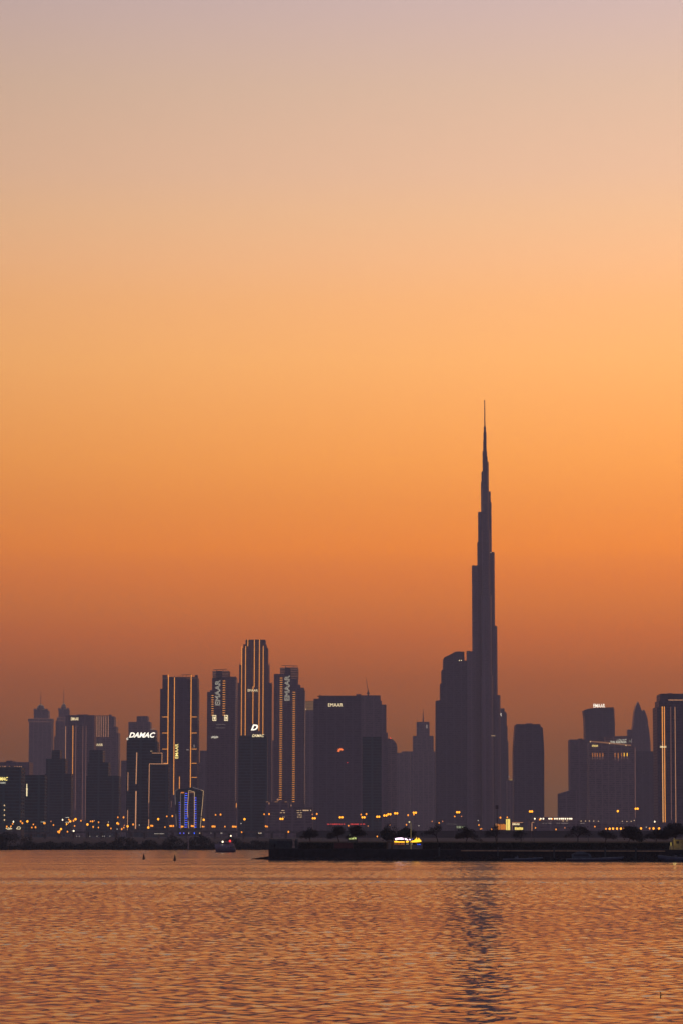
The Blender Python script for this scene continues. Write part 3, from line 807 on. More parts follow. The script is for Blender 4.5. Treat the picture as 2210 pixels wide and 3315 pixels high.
for x, y in LS[:-2] + RS[:-2]:
    s_ = -1 if x < 1567 else 1; r_ = reach(x, y)
    MB().box(bx+s_*(r_-7), bx+s_*(r_-.5), Y0-3, Y0-2.4, zz(y), zz(y)+1.6).build('terrace_parapet', FA['steel'], t)
t['_Y'] = Y0 - 46
windows(t, [(1564, 1626), (1568, 1626), (1571.5, 1626.5), (1562, 1650), (1572.5, 1752), (1573.5, 1757), (1552, 1920), (1556, 1920), (1585, 1933), (1591, 1933), (1567, 1984), (1561, 2073), (1581, 2178.5), (1590, 2178.5), (1538, 2196), (1542, 2196),
    (1532, 2091), (1514, 2112), (1524, 2148), (1560, 2073), (1530, 2010), (1590, 2475), (1575, 2398), (1575.5, 2404), (1575, 2327), (1540, 2300), (1600, 2540), (1592, 2541), (1604, 2541)], 2.2, 1.0)
strip(t, 1588, 2382, 1601, 2382, 1.3, 'win', name='lit_floor'); strip(t, 1581, 1789, 1590, 1789, 1.1, 'win', Y=Y0-12, name='lit_floor')
t = tower('sign_tower', 'tapering tower right behind the supertall, only a lit R showing', 6000, [(1612, 1631.6, 2295), (1612, 1635.5, 2304), (1610, 1638.5, 2308), (1610, 1641, 2350), (1608, 1643.8, 2400)], 'glass', depth=40)
text_part('EMAAR', 1583, 1622, 2308, 2318.5, 6000, G['sign_white'], t)
t = tower('link_block', 'low link block with a yellowish lit floor between two towers', 5600, [(1640, 1666, 2527)], 'grey', cat='building', depth=25)
panel(t, 1648, 1662, 2521.5, 2527, glow('dull_yellow_floor', (.55,.32,.10), .5), 'lit_floor'); panel(t, 1644.5, 1647, 2512, 2517, 'win_dim')
Y = 4600
t = thing('barrel_tower', 'lone barrel-sided tower standing right of the supertall', 'skyscraper', (PX(1712, 2690, Y), Y+20, GZ)); t['_Y'] = Y
q = lambda x, y: P(x, y, Y)
MB().prism_xz([q(1662,2706), q(1662,2430), q(1664.5,2385), q(1667.7,2346), q(1747,2345), q(1748.5,2352), q(1755,2356), q(1756.5,2375), q(1759,2410), q(1760,2440), q(1760,2706)], Y, Y+42).build('body', FA['glass'], t)
MB().box(PX(1703,2341,Y), PX(1723,2341,Y), Y+8, Y+30, PZ(2346,Y)-1, PZ(2341,Y)).build('roof_plant', FA['grey'], t)
rl = MB(); A = P(1668, 2344, Y); B = P(1747, 2343.5, Y); rl.box(A[0], B[0], Y+.5, Y+1.2, A[1]-2, A[1]); rl.build('parapet', FA['grey'], t)

# --- right group
Y = 4400
t = thing('slope_roofed_block', 'low block with a gently sloping roof left of the right group', 'building', (PX(1840, 2690, Y), Y+15, GZ)); t['_Y'] = Y
q = lambda x, y: P(x, y, Y)
MB().prism_xz([q(1808,2706), q(1808,2569), q(1814,2567), q(1844,2558), q(1870,2558), q(1870,2706)], Y, Y+30).build('body', FA['grey'], t)
some_windows(t, 1815, 1865, 2580, 2650, 5)
t = tower('slab_tower', 'plain flat-topped slab at the left of the right-hand group', 5000, [(1842.5, 1900, 2396)], 'grey', depth=40)
roof_plant(t, 1870, 1884, 2391, 2396)
windows(t, [(1896, 2453), (1897.5, 2458)], 1.2, 1.2)
Y = 5600
t = thing('curved_tower', 'tower with a sloping roof carrying EMAAR letters at right', 'skyscraper', (PX(1938, 2690, Y), Y+22, GZ)); t['_Y'] = Y
q = lambda x, y: P(x, y, Y)
MB().prism_xz([q(1893,2706), q(1893,2360), q(1891.5,2322), q(1888.3,2299.5), q(1900,2295), q(1920,2292), q(1985,2289.5), q(1986,2315), q(1988.5,2340), q(1989,2706)], Y, Y+45).build('body', FA['glass'], t)
text_part('EMAAR', 1919, 1956.5, 2278.5, 2290.5, Y, G['sign_white'], t, bold=.012)
ms = MB()
for i in range(18): A = P(1986.5+.2*(i % 3), 2296+i*5.5, Y); ms.box(A[0], A[0]+1.4, Y+1, Y+12, A[1]-1.1, A[1])
ms.build('balconies', FA['grey'], t)
windows(t, [(1972, 2338.5), (1975, 2338.5), (1965, 2322), (1912.5, 2346)], 1.7, 1.3)
Y = 4700
t = thing('slant_roofed_tower', 'broad tower with a glowing slanted roof line signed THE ADDRESS', 'skyscraper', (PX(1975, 2690, Y), Y+22, GZ)); t['_Y'] = Y
q = lambda x, y: P(x, y, Y)
MB().prism_xz([q(1905,2706), q(1906.5,2401.5), q(2041,2415), q(2055,2417), q(2055,2706)], Y, Y+45).build('body', FA['sand'], t)
MB().prism_xz([q(1960,2412), q(1960,2386), q(1989,2382.5), q(2046,2381), q(2049,2390), q(2050,2420)], Y+10, Y+40).build('back_wall', FA['grey'], t)
MB().prism_xz([q(1907,2401), q(2041,2415), q(2041,2411), q(1975,2403), q(1907,2398)], Y-.2, Y+5).build('roof_light', G['haze_top'], t)
text_part('THE ADDRESS', 1973.5, 2025, 2399, 2405.5, Y, G['outline'], t, thick=.8, bold=.01)
text_part('\uFEE5\uFE8D\uFEEE\uFEE8\uFECC\uFEDF\uFE8D', 1994, 2025, 2392.3, 2397.5, Y, G['outline'], t, thick=.8)
text_part('A', 2033, 2040, 2396.5, 2402.5, Y, G['pale_green'], t, thick=.8); panel(t, 2041.5, 2043, 2391.5, 2405, 'frame_dim', 'sign', dy=.8)
text_part('EMAAR', 1915, 1933.5, 2411.5, 2417.5, Y, G['sign_yel'], t)
for x, y in ((1909.5, 2401), (1971, 2407), (2024, 2413)): A = P(x, y, Y); MB().ball(A[0], Y-.8, A[1], .9, .7, 1.0).build('roof_lamp', G['win'], t)
for x, h in ((1916.5, 12), (1924, 12), (1931.5, 12), (1940, 13), (1949.5, 12), (1989, 13), (1999, 18), (2010, 11), (2018.5, 11), (2028, 11)):
    panel(t, x-1, x+1, 2437.5, 2437.5+h, 'orange' if x < 2015 else 'neon_or', 'facade_light'); panel(t, x-.6, x+.6, 2438+h, 2438+h+9, 'strip_dim', 'facade_light')
strip(t, 2054, 2418, 2055, 2648, 1.1, 'strip_dim')
some_windows(t, 1915, 2045, 2480, 2640, 8)
Y = 6400
t = thing('sail_tower', 'pointed tower of two curved shells near the right edge', 'skyscraper', (PX(2075, 2690, Y), Y+20, GZ)); t['_Y'] = Y
q = lambda x, y: P(x, y, Y)
MB().prism_xz([q(2046,2706), q(2047,2355), q(2049.5,2330), q(2052,2305), q(2057,2285), q(2064,2271.5), q(2069,2283), q(2075,2299), q(2078,2303), q(2078,2706)], Y, Y+34).build('front_shell', FA['steel'], t)
MB().prism_xz([q(2078,2706), q(2078,2303), q(2082,2297), q(2086,2300), q(2091,2313), q(2095,2325), q(2097,2345), q(2100,2360), q(2102,2380), q(2105,2410), q(2106,2706)], Y+6, Y+40).build('rear_shell', FA['steel'], t)
MB().box(PX(2031,2361,Y), PX(2047,2361,Y), Y+5, Y+30, GZ, PZ(2361.5,Y)).build('side_wing', FA['grey'], t)
panel(t, 2089.5, 2092, 2348, 2351, 'win_dim')
t = tower('office_block', 'plain low block between the sail tower and the right-edge tower', 5200, [(2052, 2130, 2434)], 'glass', depth=40)
windows(t, [(2084, 2497), (2085.5, 2500), (2079, 2504)], 1.6, 1.6)
t = tower('strip_lit_tower', 'tower at the right edge with paired orange strips and stepped top', 3600, [(2136.5, 2290, 2248, 4), (2131.5, 2290, 2268, 2), (2124.5, 2290, 2288)], 'glass', depth=50)
strip(t, 2141.5, 2287, 2144.5, 2662, 2.8); strip(t, 2148.3, 2287, 2151.3, 2662, 2.6); strip(t, 2169, 2288, 2171.5, 2655, 1.4, 'strip_dim'); strip(t, 2182.8, 2288, 2186, 2663, 1.6, 'strip_mid')
strip(t, 2142.5, 2400, 2144.5, 2662, 1.2, 'win', dy=.7)
text_part('EMAAR', 2134.5, 2155.5, 2415, 2420.5, 3600, G['sign'], t, thick=.9, bold=.01)
for i in range(12): x = 2162.5+i*4.1; panel(t, x, x+2.2, 2264.5, 2268, 'strip_mid', 'crown_window', Y=3604)
roof_plant(t, 2162, 2173, 2244, 2249)
for x, y in ((2113.5, 2637.5),): pass
t = tower('stadium_block', 'long low hall with bright white lamps along its roof', 3500, [(1722, 1852, 2648), (1715, 1905, 2655), (1715, 2060, 2664)], 'grey', cat='building', depth=40)
for x in (1729, 1748.5, 1757, 1775.5, 1782, 1794, 1801, 1809, 1815.5, 1821, 1828, 1835.5, 1842.5, 1848):
    A = P(x, 2650.5, 3500); MB().ball(A[0], 3499, A[1], .95, .8, .95, 8, 6).build('roof_lamp', G['white'], t)
for x, y in ((1820.5, 2657.5), (1833, 2657.5), (1879, 2658), (1893, 2658), (1906, 2658), (1920, 2658), (1935, 2658.5), (2012, 2659), (2027, 2659.5), (2041, 2659), (2051, 2656)):
    A = P(x, y, 3500); MB().ball(A[0], 3499, A[1], .6, .6, .6, 6, 4).build('roof_lamp', G['win'], t)
for x0, x1 in ((1754, 1759), (1764, 1768), (1773, 1783), (1800, 1804), (1806, 1810), (1815, 1838), (1876, 1890)): panel(t, x0, x1, 2664.5, 2666, 'win_dim')
for x in (1968, 1978, 1990, 2003, 2013): panel(t, x, x+1.6, 2665, 2667, 'win_dim')

# ------------------------------------------------------------------ viaduct and far embankment
Y = 2380
v = thing('viaduct', 'long dark road viaduct behind the mangroves', 'bridge', (PX(520, 2695, Y), Y+7, GZ)); v['_Y'] = Y
q = lambda x, y: P(x, y, Y)
MB().prism_xz([q(-80,2702), q(130,2700), q(300,2696), q(400,2694.5), q(965,2697), q(965,2691), q(700,2689), q(400,2688), q(300,2690.5), q(130,2694.5), q(-80,2697)], Y, Y+14).build('deck', CONC, v)
for i in range(22):
    x = -40 + i*46; A = P(x, 2696, Y)
    MB().box(A[0]-1, A[0]+1, Y+4, Y+9, GZ-.3, A[1]+.3).build('pier', CONC, v)
for i in range(9): panel(v, 501+i*3.7, 502.6+i*3.7, 2698, 2700, 'white_dim', 'deck_lamp', dy=.5)
for x, m in ((612, 'white_dim'), (630, 'blue'), (584, 'violet'), (596, 'violet'), (647.5, 'win'), (684, 'win_dim'), (717, 'white_dim'), (721, 'win_dim'), (838, 'white_dim'), (842.5, 'win'), (846, 'white_dim')): panel(v, x-1, x+1, 2695.5, 2699, m, 'deck_lamp', dy=.5)
for x in (315, 333.5, 339, 357, 249, 258, 292): panel(v, x-.8, x+.8, 2706, 2708, 'white_dim', 'pier_lamp', Y=Y+3)
b = MB()
b.prism_xz([P(960, 2712, 2400), P(960, 2694, 2400), P(985, 2689, 2400), P(2330, 2690, 2400), P(2330, 2712, 2400)], 2400, 2440)
struct(b.build('embankment', SOIL))

# ------------------------------------------------------------------ low lit buildings on the far bank
Y = 2700
t = thing('orange_pavilion', 'low pavilion with a striped orange lit front', 'building', (PX(1620, 2690, Y), Y+10, GZ)); t['_Y'] = Y
A = P(1602, 2664, Y); B = P(1637, 2700, Y); MB().box(A[0], B[0], Y, Y+20, GZ, A[1]).build('body', CONC, t)
for i in range(9): panel(t, 1608+i*3.1, 1610.2+i*3.1, 2667+(i % 3), 2686, 'orange', 'lit_panel')
panel(t, 1603, 1604.6, 2666, 2686, 'strip_mid', 'lit_panel')
t = thing('yellow_pylon', 'bright yellow glowing pylon sign between orange pavilion and EMAAR gate', 'sign', (PX(1642, 2690, Y), Y+2, GZ)); t['_Y'] = Y
A = P(1635, 2650, Y); B = P(1650, 2700, Y); MB().box(A[0], B[0], Y+.1, Y+4, GZ, A[1]).build('body', CONC, t)
panel(t, 1636, 1641.5, 2651.5, 2687, 'yellow', 'lit_panel'); panel(t, 1642.3, 1649, 2651.5, 2687, 'yellow', 'lit_panel')
t = thing('sales_pavilion', 'small pavilion signed EMAAR above a yellow window', 'building', (PX(1672, 2690, Y), Y+8, GZ)); t['_Y'] = Y
A = P(1655, 2661.5, Y); B = P(1692, 2700, Y); MB().box(A[0], B[0], Y, Y+16, GZ, A[1]).build('body', CONC, t)
strip(t, 1655.5, 2662.5, 1691, 2662.5, 1.4, 'strip_mid', name='roof_light'); strip(t, 1656.2, 2664, 1656.2, 2687, 1.8, 'strip_dim', name='post_light')
text_part('EMAAR', 1657, 1680.5, 2665, 2671, Y, G['sign'], t, bold=.02)
for i in range(4): panel(t, 1664.5+i*6.8, 1670.5+i*6.8, 2678+(i % 2), 2686.5, 'yellow', 'lit_window')
t = thing('gate_frame', 'thin upright lit gate frame right of the EMAAR pavilion', 'gate', (PX(1721, 2690, Y), Y, GZ)); t['_Y'] = Y
A = P(1720, 2662, Y); B = P(1728, 2662, Y)
MB().box(A[0]-.5, A[0]+.2, Y, Y+.8, GZ, A[1]).build('post', METAL, t); strip(t, 1719.5, 2662.3, 1727.5, 2662.3, 1.5, 'strip_mid', name='beam'); strip(t, 1720, 2664, 1720, 2690, 1.8, 'strip_mid', name='post_light')
t = thing('canopy_hall', 'white curved glowing canopy low at the left edge', 'building', (PX(45, 2690, 2300), 2310, GZ)); t['_Y'] = 2300
Y = 2300
def arc_strip(t, pts, w, mat, Y, name):
    for a, b_ in zip(pts[:-1], pts[1:]): strip(t, a[0], a[1], b_[0], b_[1], w, mat, Y=Y, name=name)
A = P(18, 2686, Y); B = P(70, 2700, Y); MB().box(A[0], B[0], Y, Y+20, GZ, A[1]).build('body', CONC, t)
arc_strip(t, [(20, 2681), (26, 2684), (40, 2683)], 2.2, 'sign', Y, 'canopy_light'); arc_strip(t, [(28, 2678), (32, 2683)], 2, 'sign', Y, 'canopy_light'); arc_strip(t, [(34, 2677), (37, 2683)], 2, 'win', Y, 'canopy_light')
arc_strip(t, [(55, 2683), (58, 2677.5), (64, 2676), (67.5, 2680), (66, 2684), (55, 2683.5)], 1.7, 'sign', Y, 'canopy_light')
for i, (x0, x1, y, lab) in enumerate(((133, 146, 2661, 'under the domed spired tower'), (213.5, 225, 2646.5, 'under the orange-striped slab, the upper one'), (212, 229, 2661.5, 'under the orange-striped slab, the lower one'))):
    Yk = 3000; t = thing('gantry_sign', 'thin horizontal lit gantry ' + lab, 'gantry', (PX((x0+x1)/2, 2690, Yk), Yk, GZ)); t['_Y'] = Yk
    A = P(x0, y, Yk); B = P(x1, y, Yk)
    MB().box(A[0], A[0]+.5, Yk, Yk+.5, GZ, A[1]).box(B[0]-.5, B[0], Yk, Yk+.5, GZ, A[1]).build('posts', METAL, t)
    strip(t, x0, y, x1, y, 1.3, 'outline', name='light_bar')
Y = 2550
for x0, x1, lab, words_ in ((1060, 1115, 'left of two red roof signs over the dark trees', 'left'), (1133, 1180, 'right of two red roof signs over the dark trees', 'right')):
    t = thing('red_sign', lab, 'sign', (PX((x0+x1)/2, 2690, Y), Y, GZ), 'red roof signs'); t['_Y'] = Y
    A = P(x0-2, 2672, Y); B = P(x1+2, 2700, Y); MB().box(A[0], B[0], Y, Y+12, GZ, A[1]).build('body', CONC, t)
    x = x0
    sg = MB()
    while x < x1:
        w = rnd.choice((1.6, 2.4, 3.0)); y0 = 2665.5+rnd.uniform(0, 1.5); a = P(x, y0, Y); b_ = P(x+w*.7, 2670, Y)
        sg.box(a[0], a[0]+.35, Y-.5, Y-.1, b_[1], a[1]).box(a[0], b_[0], Y-.5, Y-.1, b_[1], b_[1]+.4)
        if rnd.random() < .5: sg.box(a[0], b_[0], Y-.5, Y-.1, a[1]-.4, a[1])
        x += w
        if rnd.random() < .12: x += 3
    sg.build('lettering', G['red_sign'], t)
t = thing('window_hall', 'hall with a row of pale green windows left of the orange pavilion', 'building', (PX(1488, 2690, 2700), 2710, GZ)); t['_Y'] = 2700
A = P(1470, 2671, 2700); B = P(1512, 2700, 2700); MB().box(A[0], B[0], 2700, 2718, GZ, A[1]).build('body', CONC, t)
for i in range(7): panel(t, 1476.5+i*3.6, 1479.2+i*3.6, 2674+(i % 2)*.8, 2681, 'pale_green', 'lit_window')
for i in range(9): panel(t, 1444+i*4.6, 1445.4+i*4.6, 2667, 2668.5, 'win_dim', 'roof_lamp')

# ------------------------------------------------------------------ street lamps
LM = [(60, 'beside the white canopy at the left edge'), (130, 'under the domed spired tower'), (212, 'left of the orange-striped slab'),
      (272, 'under the orange-striped slab'), (345, 'under the comb-lit stepped tower'), (410, 'left of the DAMAC tower'),
      (478, 'under the DAMAC rooftop letters'), (566, 'under the upright EMAAR letters'), (642, 'before the blue-lit building'),
      (770, 'under the left fin-crowned tower'), (870, 'under the big white D'), (1015, 'under the right fin-crowned tower'),
      (1130, 'under the wide EMAAR block'), (1236, 'under the crane tower'), (1300, 'above the neon pavilion'), (1412, 'left of the supertall'),
      (1560, 'under the rounded-top tower'), (1660, 'over the orange pavilion'), (1715, 'right of the EMAAR pavilion'), (1880, 'before the long low hall'),
      (2068, 'under the slanted glowing roof'), (2210, 'near the right edge')]
LAMPS = """44.5 2660 w,42 2667 o,23 2676 b,36.5 2675 o,68 2659 b,73.5 2665 b,89.5 2659 B,109 2669 o,104 2679 o,116 2678 b,145 2665 B,166 2659 s,174 2671 o,
203.5 2654 w,224 2653 o,228.5 2659 B,239 2657 b,245.5 2652 B,215.5 2668 B,223 2664 o,263 2657 o,242.5 2674 o,198.5 2684 B,194 2690 b,189 2692.5 b,192.5 2695 b,219.5 2692.5 o,
236 2690 v,240 2690 w,284 2669 B,294 2659 o,300.5 2659 b,306 2657 s,320 2662 o,302.5 2677 b,319.5 2679 o,350.5 2671 B,352 2661 v,360 2682 o,382.5 2646 o,401 2646 b,
381 2665 B,384.5 2667 b,403.5 2672 s,401.5 2679 o,395 2684 b,380 2684 v,414 2675 B,432 2669 b,452 2671 v,481 2679 B,490 2673 b,494.5 2673.5 b,513 2652 B,535 2677.5 o,541 2643 o,559 2642 b,
552 2674 b,556.5 2674 b,562 2674 b,589 2676 b,593 2676 o,621 2674 b,626 2674.5 b,660.5 2654 B,656.5 2676 o,661 2676 o,699 2638 o,715 2637 b,688.5 2675.5 b,692.5 2675.5 b,697 2676 b,729 2676 o,
754.5 2676 b,759 2676 b,764.5 2676.5 b,792.5 2652 B,781 2666 v,783 2694 o,856 2636 o,872 2635.5 b,861 2675 b,866 2676 o,912 2651 D,934.5 2693 b,1011.5 2636.5 s,1026.5 2635 b,1016.5 2649 D,
1104 2646 D,1064 2675 o,1085 2675 s,1127 2673 o,1190 2674 s,1167.5 2637 o,1184.5 2635.5 b,1175 2646 D,1222.5 2644 D,1245.5 2640 D,1258.5 2636 D,1280.5 2633 D,1319.5 2639 b,1341 2631 D,1338 2637 o,
1219.5 2708 o,1261 2671 s,1314 2670 o,1354 2673 v,1397 2659 s,1419.5 2664 o,1431 2659 s,1481 2629.5 D,1470 2643 o,1492 2643 s,1546 2656 v,1548.5 2671 o,1554 2683 o,1558 2683 s,1590 2684 o,
1618 2647 b,1640 2646 o,1717 2627 D,1745.5 2653 b,1786.5 2651 o,1731.5 2680 o,1798 2685 o,1826.5 2680 s,1923.5 2676 o,1998 2626 B,2059 2618 D,2117.5 2660 w,
1959.5 2683.5 b,1971.5 2683 B,1982.5 2682.5 B,1995.5 2682.5 B,2008 2682.5 B,2018 2682.5 b,2073 2682 B,2101 2682 b,2113.5 2682 B,2131.5 2682 B,2090 2678 v,2116 2703 s"""
ORD = ['first','second','third','fourth','fifth','sixth','seventh','eighth','ninth','tenth','eleventh','twelfth','thirteenth','fourteenth','fifteenth','sixteenth']
KIND = {'o': ('amber', 'lamp', 2.0, 2.6), 'b': ('orange', 'lamp', 2.5, 3.2), 'B': ('bright orange', 'lamp_hot', 3.3, 3.6), 'D': ('twin-headed', 'lamp_hot', 3.1, 3.4), 's': ('faint', 'lamp_dim', 1.5, 1.9), 'w': ('cream', 'white', 2.0, 2.8), 'v': ('tiny pale', 'white_dim', 1.4, 1.7)}
lamps = []
for s_ in LAMPS.replace('\n', '').split(','):
    a = s_.split(); lamps.append((float(a[0]), float(a[1]), a[2]))
lamps.sort()
count = {}
for x, y, k in lamps:
    reg = next(l for xe, l in LM if x <= xe); count[(reg, k)] = count.get((reg, k), 0) + 1
seen = {}
for x, y, k in lamps:
    reg = next(l for xe, l in LM if x <= xe); seen[(reg, k)] = seen.get((reg, k), 0) + 1
    i, n = seen[(reg, k)], count[(reg, k)]
    adj, mat, rx, rz = KIND[k]
    if n == 1: lab = f'{adj} street lamp {reg}, the only such one there'
    elif i == n: lab = f'{adj} street lamp {reg}, last from left of {n}'
    else: lab = f'{adj} street lamp {reg}, {ORD[i-1]} from left of {n}'
    Yl = 2310 if y > 2688 else max(1750, min(3300, 15*9000/(2700-y)))
    X, Z = P(x, y, Yl); m = M1(Yl)
    gz = GZ if Yl > 2250 else 2.6 + 1.4*(Yl-1500)/750
    root = thing('street_lamp', lab, 'street lamp', (X, Yl, gz), 'street lamps along the far bank')
    if k == 'D':
        o_ = 3.4*m
        MB().tube((X, Yl, gz), (X, Yl, Z), .16, .10, 5).tube((X-o_, Yl, Z), (X+o_, Yl, Z), .08, .08, 4).build('pole', METAL, root)
        for s2 in (-1, 1): MB().ball(X+s2*o_, Yl, Z, rx*m, rx*m, rz*m, 10, 7).build('lamp_head', G[mat], root, True)
    else:
        MB().tube((X, Yl, gz), (X, Yl, Z), .16, .09, 5).build('pole', METAL, root)
        MB().ball(X, Yl, Z, rx*m, rx*m, rz*m, 10, 7).build('lamp_head', G[mat], root, True)

# ------------------------------------------------------------------ mangroves
def bush(name, label, x0, x1, ytop, ybase, Y, seed, leaf=.34, dens=1.0, group=None, prof=None, mat=LEAF2):
    rg = random.Random(seed)
    A = P(x0, ytop, Y); B = P(x1, ytop, Y); zb = PZ(ybase, Y); H = A[1]-zb; W = B[0]-A[0]; cx = (A[0]+B[0])/2; D = min(W, 14)
    root = thing(name, label, 'shrub', (cx, Y, zb), group)
    st = MB()
    lobes = []
    nl = max(4, int(W/2.2))
    for i in range(nl):
        u = rg.uniform(-1, 1); 
        hp = (prof(u*.5+.5) if prof else (1-abs(u)**2.4*.75)) * H
        r = rg.uniform(.16, .26)*H + 1.0
        lobes.append((cx+u*(W/2-r*.6), Y+rg.uniform(-D/2, D/2), zb+max(r*.5, hp*rg.uniform(.55, 1)-r*.5), r))
    for lx, ly, lz, r in lobes:
        p0 = (cx+(lx-cx)*.6+rg.uniform(-1, 1), Y+(ly-Y)*.5, zb)
        st.tube(p0, (lx, ly, lz), .16, .05, 4)
    st.build('trunk', BARK, root)
    lf = MB()
    for lx, ly, lz, r in lobes:
        for _ in range(int(190*dens*(r/2)**1.6)):
            d = Vector((rg.gauss(0, 1), rg.gauss(0, 1), rg.gauss(0, 1))).normalized()*r*rg.uniform(.55, 1.08)
            z = lz+d.z*.85
            if z < zb: z = zb+rg.random()*.8
            lf.leaf((lx+d.x*1.25, ly+d.y, z), leaf*rg.uniform(.6, 1.4), rg)
    # skirt down to the water
    for _ in range(int(W*26*dens)):
        u = rg.uniform(-1, 1); hp = (prof(u*.5+.5) if prof else (1-abs(u)**2.4*.75))*H
        lf.leaf((cx+u*W/2, Y+rg.uniform(-D/2-1, D/2), zb+rg.random()**1.2*hp*.85), leaf*rg.uniform(.8, 1.7), rg)
    lf.build('crown', mat, root)
    return root
G1 = 'mangrove clumps along the far shore'
Ym = 1452
bush('mangrove', 'tallest mangrove clump in the bottom left corner of the shore', -40, 78, 2687, 2749, Ym, 1, prof=lambda t: .97-.15*t, group=G1)
bush('mangrove', 'mangrove clump sloping down just right of the tallest one', 60, 118, 2696, 2749, Ym, 2, prof=lambda t: 1-.72*t, group=G1)
bush('mangrove', 'low flat mangrove clump, first right of the sloping one', 105, 205, 2724, 2749, Ym, 3, prof=lambda t: .95, group=G1)
bush('mangrove', 'low flat mangrove clump under the orange-striped slab', 195, 285, 2725, 2749, Ym, 4, prof=lambda t: .93, group=G1)
bush('mangrove', 'low flat mangrove clump under the comb-lit stepped tower', 275, 365, 2724, 2748, Ym, 5, prof=lambda t: .93, group=G1)
bush('mangrove', 'rounded mangrove clump left of the DAMAC tower foot', 353, 452, 2706, 2748, Ym, 6, group=G1)
bush('mangrove', 'small rounded mangrove clump between two larger ones', 448, 518, 2714, 2748, Ym, 7, group=G1)
bush('mangrove', 'broad mangrove clump under the upright EMAAR tower', 522, 612, 2708, 2748, Ym, 8, group=G1)
bush('mangrove', 'broad mangrove clump left of the lit yacht', 600, 705, 2706, 2747, Ym, 9, group=G1)
bush('mangrove', 'mangrove clump right behind the lit yacht', 690, 806, 2712, 2746, Ym, 10, group=G1)
bush('mangrove', 'small mangrove clump between yacht and dark quay', 795, 860, 2718, 2746, Ym, 11, group=G1)
bush('mangrove', 'mangrove clump seen just before the quay fence', 845, 960, 2722, 2745, Ym, 12, group=G1, prof=lambda t: .9)
sh = MB(); sh.prism_xz([(-400, -.3), (120, -.3), (120, .9), (-400, 1.1)], Ym-8, Ym+24)
struct(sh.build('mud_bank', SOIL))
un = MB(); rg = random.Random(5)
for _ in range(9000):
    un.leaf((rg.uniform(-205, -20), Ym-8+rg.uniform(-1, 2), .1+rg.random()*1.8), .5, rg)
tag(un.build('undergrowth', LEAF2), kind='stuff', label='low undergrowth along the mangrove waterline')
# channel markers
def marker(x, y0, y1, Y, label, mat=CONC):
    X, Z = P(x, y0, Y); zb = PZ(y1, Y); m = M1(Y)
    r = thing('marker_post', label, 'marker post', (X, Y, zb))
    MB().lathe([(.45, zb), (.45, zb+.5), (.34, zb+.6), (.32, Z-.4)], X, Y, 8).build('post', mat, r)
    MB().lathe([(.5, Z-.4), (.5, Z-.15), (.3, Z)], X, Y, 8).build('cap', mat, r)
PALE = plain('pale_painted_post', (.28, .22, .20), .7)
marker(610.5, 2713, 2748, 1380, 'pale channel post before the mangroves left of the yacht', PALE)

# ------------------------------------------------------------------ island quay
Yq0, Yq1 = 872, 822
def qY(x): return Yq0 + (Yq1-Yq0)*(x-870)/(2210-870)
xl = PX(870, 2760, Yq0); xr = PX(2420, 2760, 815)
q_ = MB()
q_.prism_xy([(xl, Yq0), (xr, qY(2420)), (xr, 960), (xl, 960)], -1.5, 3.35)
struct(q_.build('quay', plain('quay_concrete', (.022, .026, .028), .9, .7)))
# raised lawn behind
xl2 = PX(966, 2730, 880)
l_ = MB(); l_.prism_xy([(xl2, 884), (xr, 838), (xr, 1010), (xl2, 1010)], 3.35, PZ(2727.5, 884))
struct(l_.build('lawn', LAWN))
LZ = PZ(2727.5, 884)
hd = MB(); rg = random.Random(8)
for _ in range(9000):
    f = rg.random(); X = xl2+(xr-xl2)*f; Yh = 884+(838-884)*f
    hd.leaf((X, Yh-rg.uniform(0, .7), 3.4+rg.random()*(LZ-3.4)*1.03), .22, rg)
tag(hd.build('hedge_foliage', LEAF2), kind='stuff', label='dark ground cover on the bank below the trees')
# kerb line, lamplight painted into its warm pale colour
k_ = MB(); Xa = PX(1490, 2753, qY(1490)); Xb = PX(2150, 2753, qY(2150))
def front(X): return Yq0 + (qY(2420)-Yq0)*(X-xl)/(xr-xl)
k_.prism_xy([(Xa, front(Xa)-.40), (Xb, front(Xb)-.40), (Xb, front(Xb)-.01), (Xa, front(Xa)-.01)], 2.85, 3.15)
struct(k_.build('kerb', plain('lamplight_tinted_kerb', (.42, .27, .15), .8)))
# rocks on the waterline
rk = MB(); rg = random.Random(4)
def rock(mb, x, y, z, r, rg):
    n = 6; b0 = []
    for (rr, zz_) in ((.75, -.5), (1.0, 0), (.6, .55)):
        for i in range(n):
            a = 2*math.pi*i/n+rg.uniform(-.3, .3); b0.append((x+r*rr*math.cos(a)*rg.uniform(.8, 1.25), y+r*rr*math.sin(a)*rg.uniform(.8, 1.2), z+r*zz_*rg.uniform(.7, 1.2)))
    fs = [(k*n+i, k*n+(i+1)%n, (k+1)*n+(i+1)%n, (k+1)*n+i) for k in range(2) for i in range(n)] + [tuple(range(2*n, 3*n))]
    mb.add(b0, fs)
for _ in range(1700):
    f = rg.random(); x = 870+f*1450; h = rg.random()**1.3
    if x < 1400 and h > .3: h *= .3
    Yr = qY(x) - .2 - (1-h)*2.2
    rock(rk, PX(x, 2770, Yr), Yr, -.1+h*2.3, rg.uniform(.25, .55), rg)
for _ in range(420):   # low spit running out to the left
    f = rg.random(); x = 803+f*85; Yr = 896-12*f+rg.uniform(-3, 3)
    rock(rk, PX(x, 2775, Yr), Yr, rg.random()*f*1.15-.12, .22+.25*f, rg)
tag(rk.build('rubble', ROCK), kind='stuff', label='dark rubble along the quay waterline and spit')
sp_ = MB(); pts = [PX(803, 2780, 893), PX(875, 2770, 884)]
sp_.add([(pts[0], 893, -.1), (pts[1], 880, -.1), (pts[1], 893, -.1), (pts[1], 880, 1.1), (pts[1], 893, 1.1)], [(0,1,3),(0,3,4),(0,4,2),(1,2,4,3)])
struct(sp_.build('spit_land', ROCK))

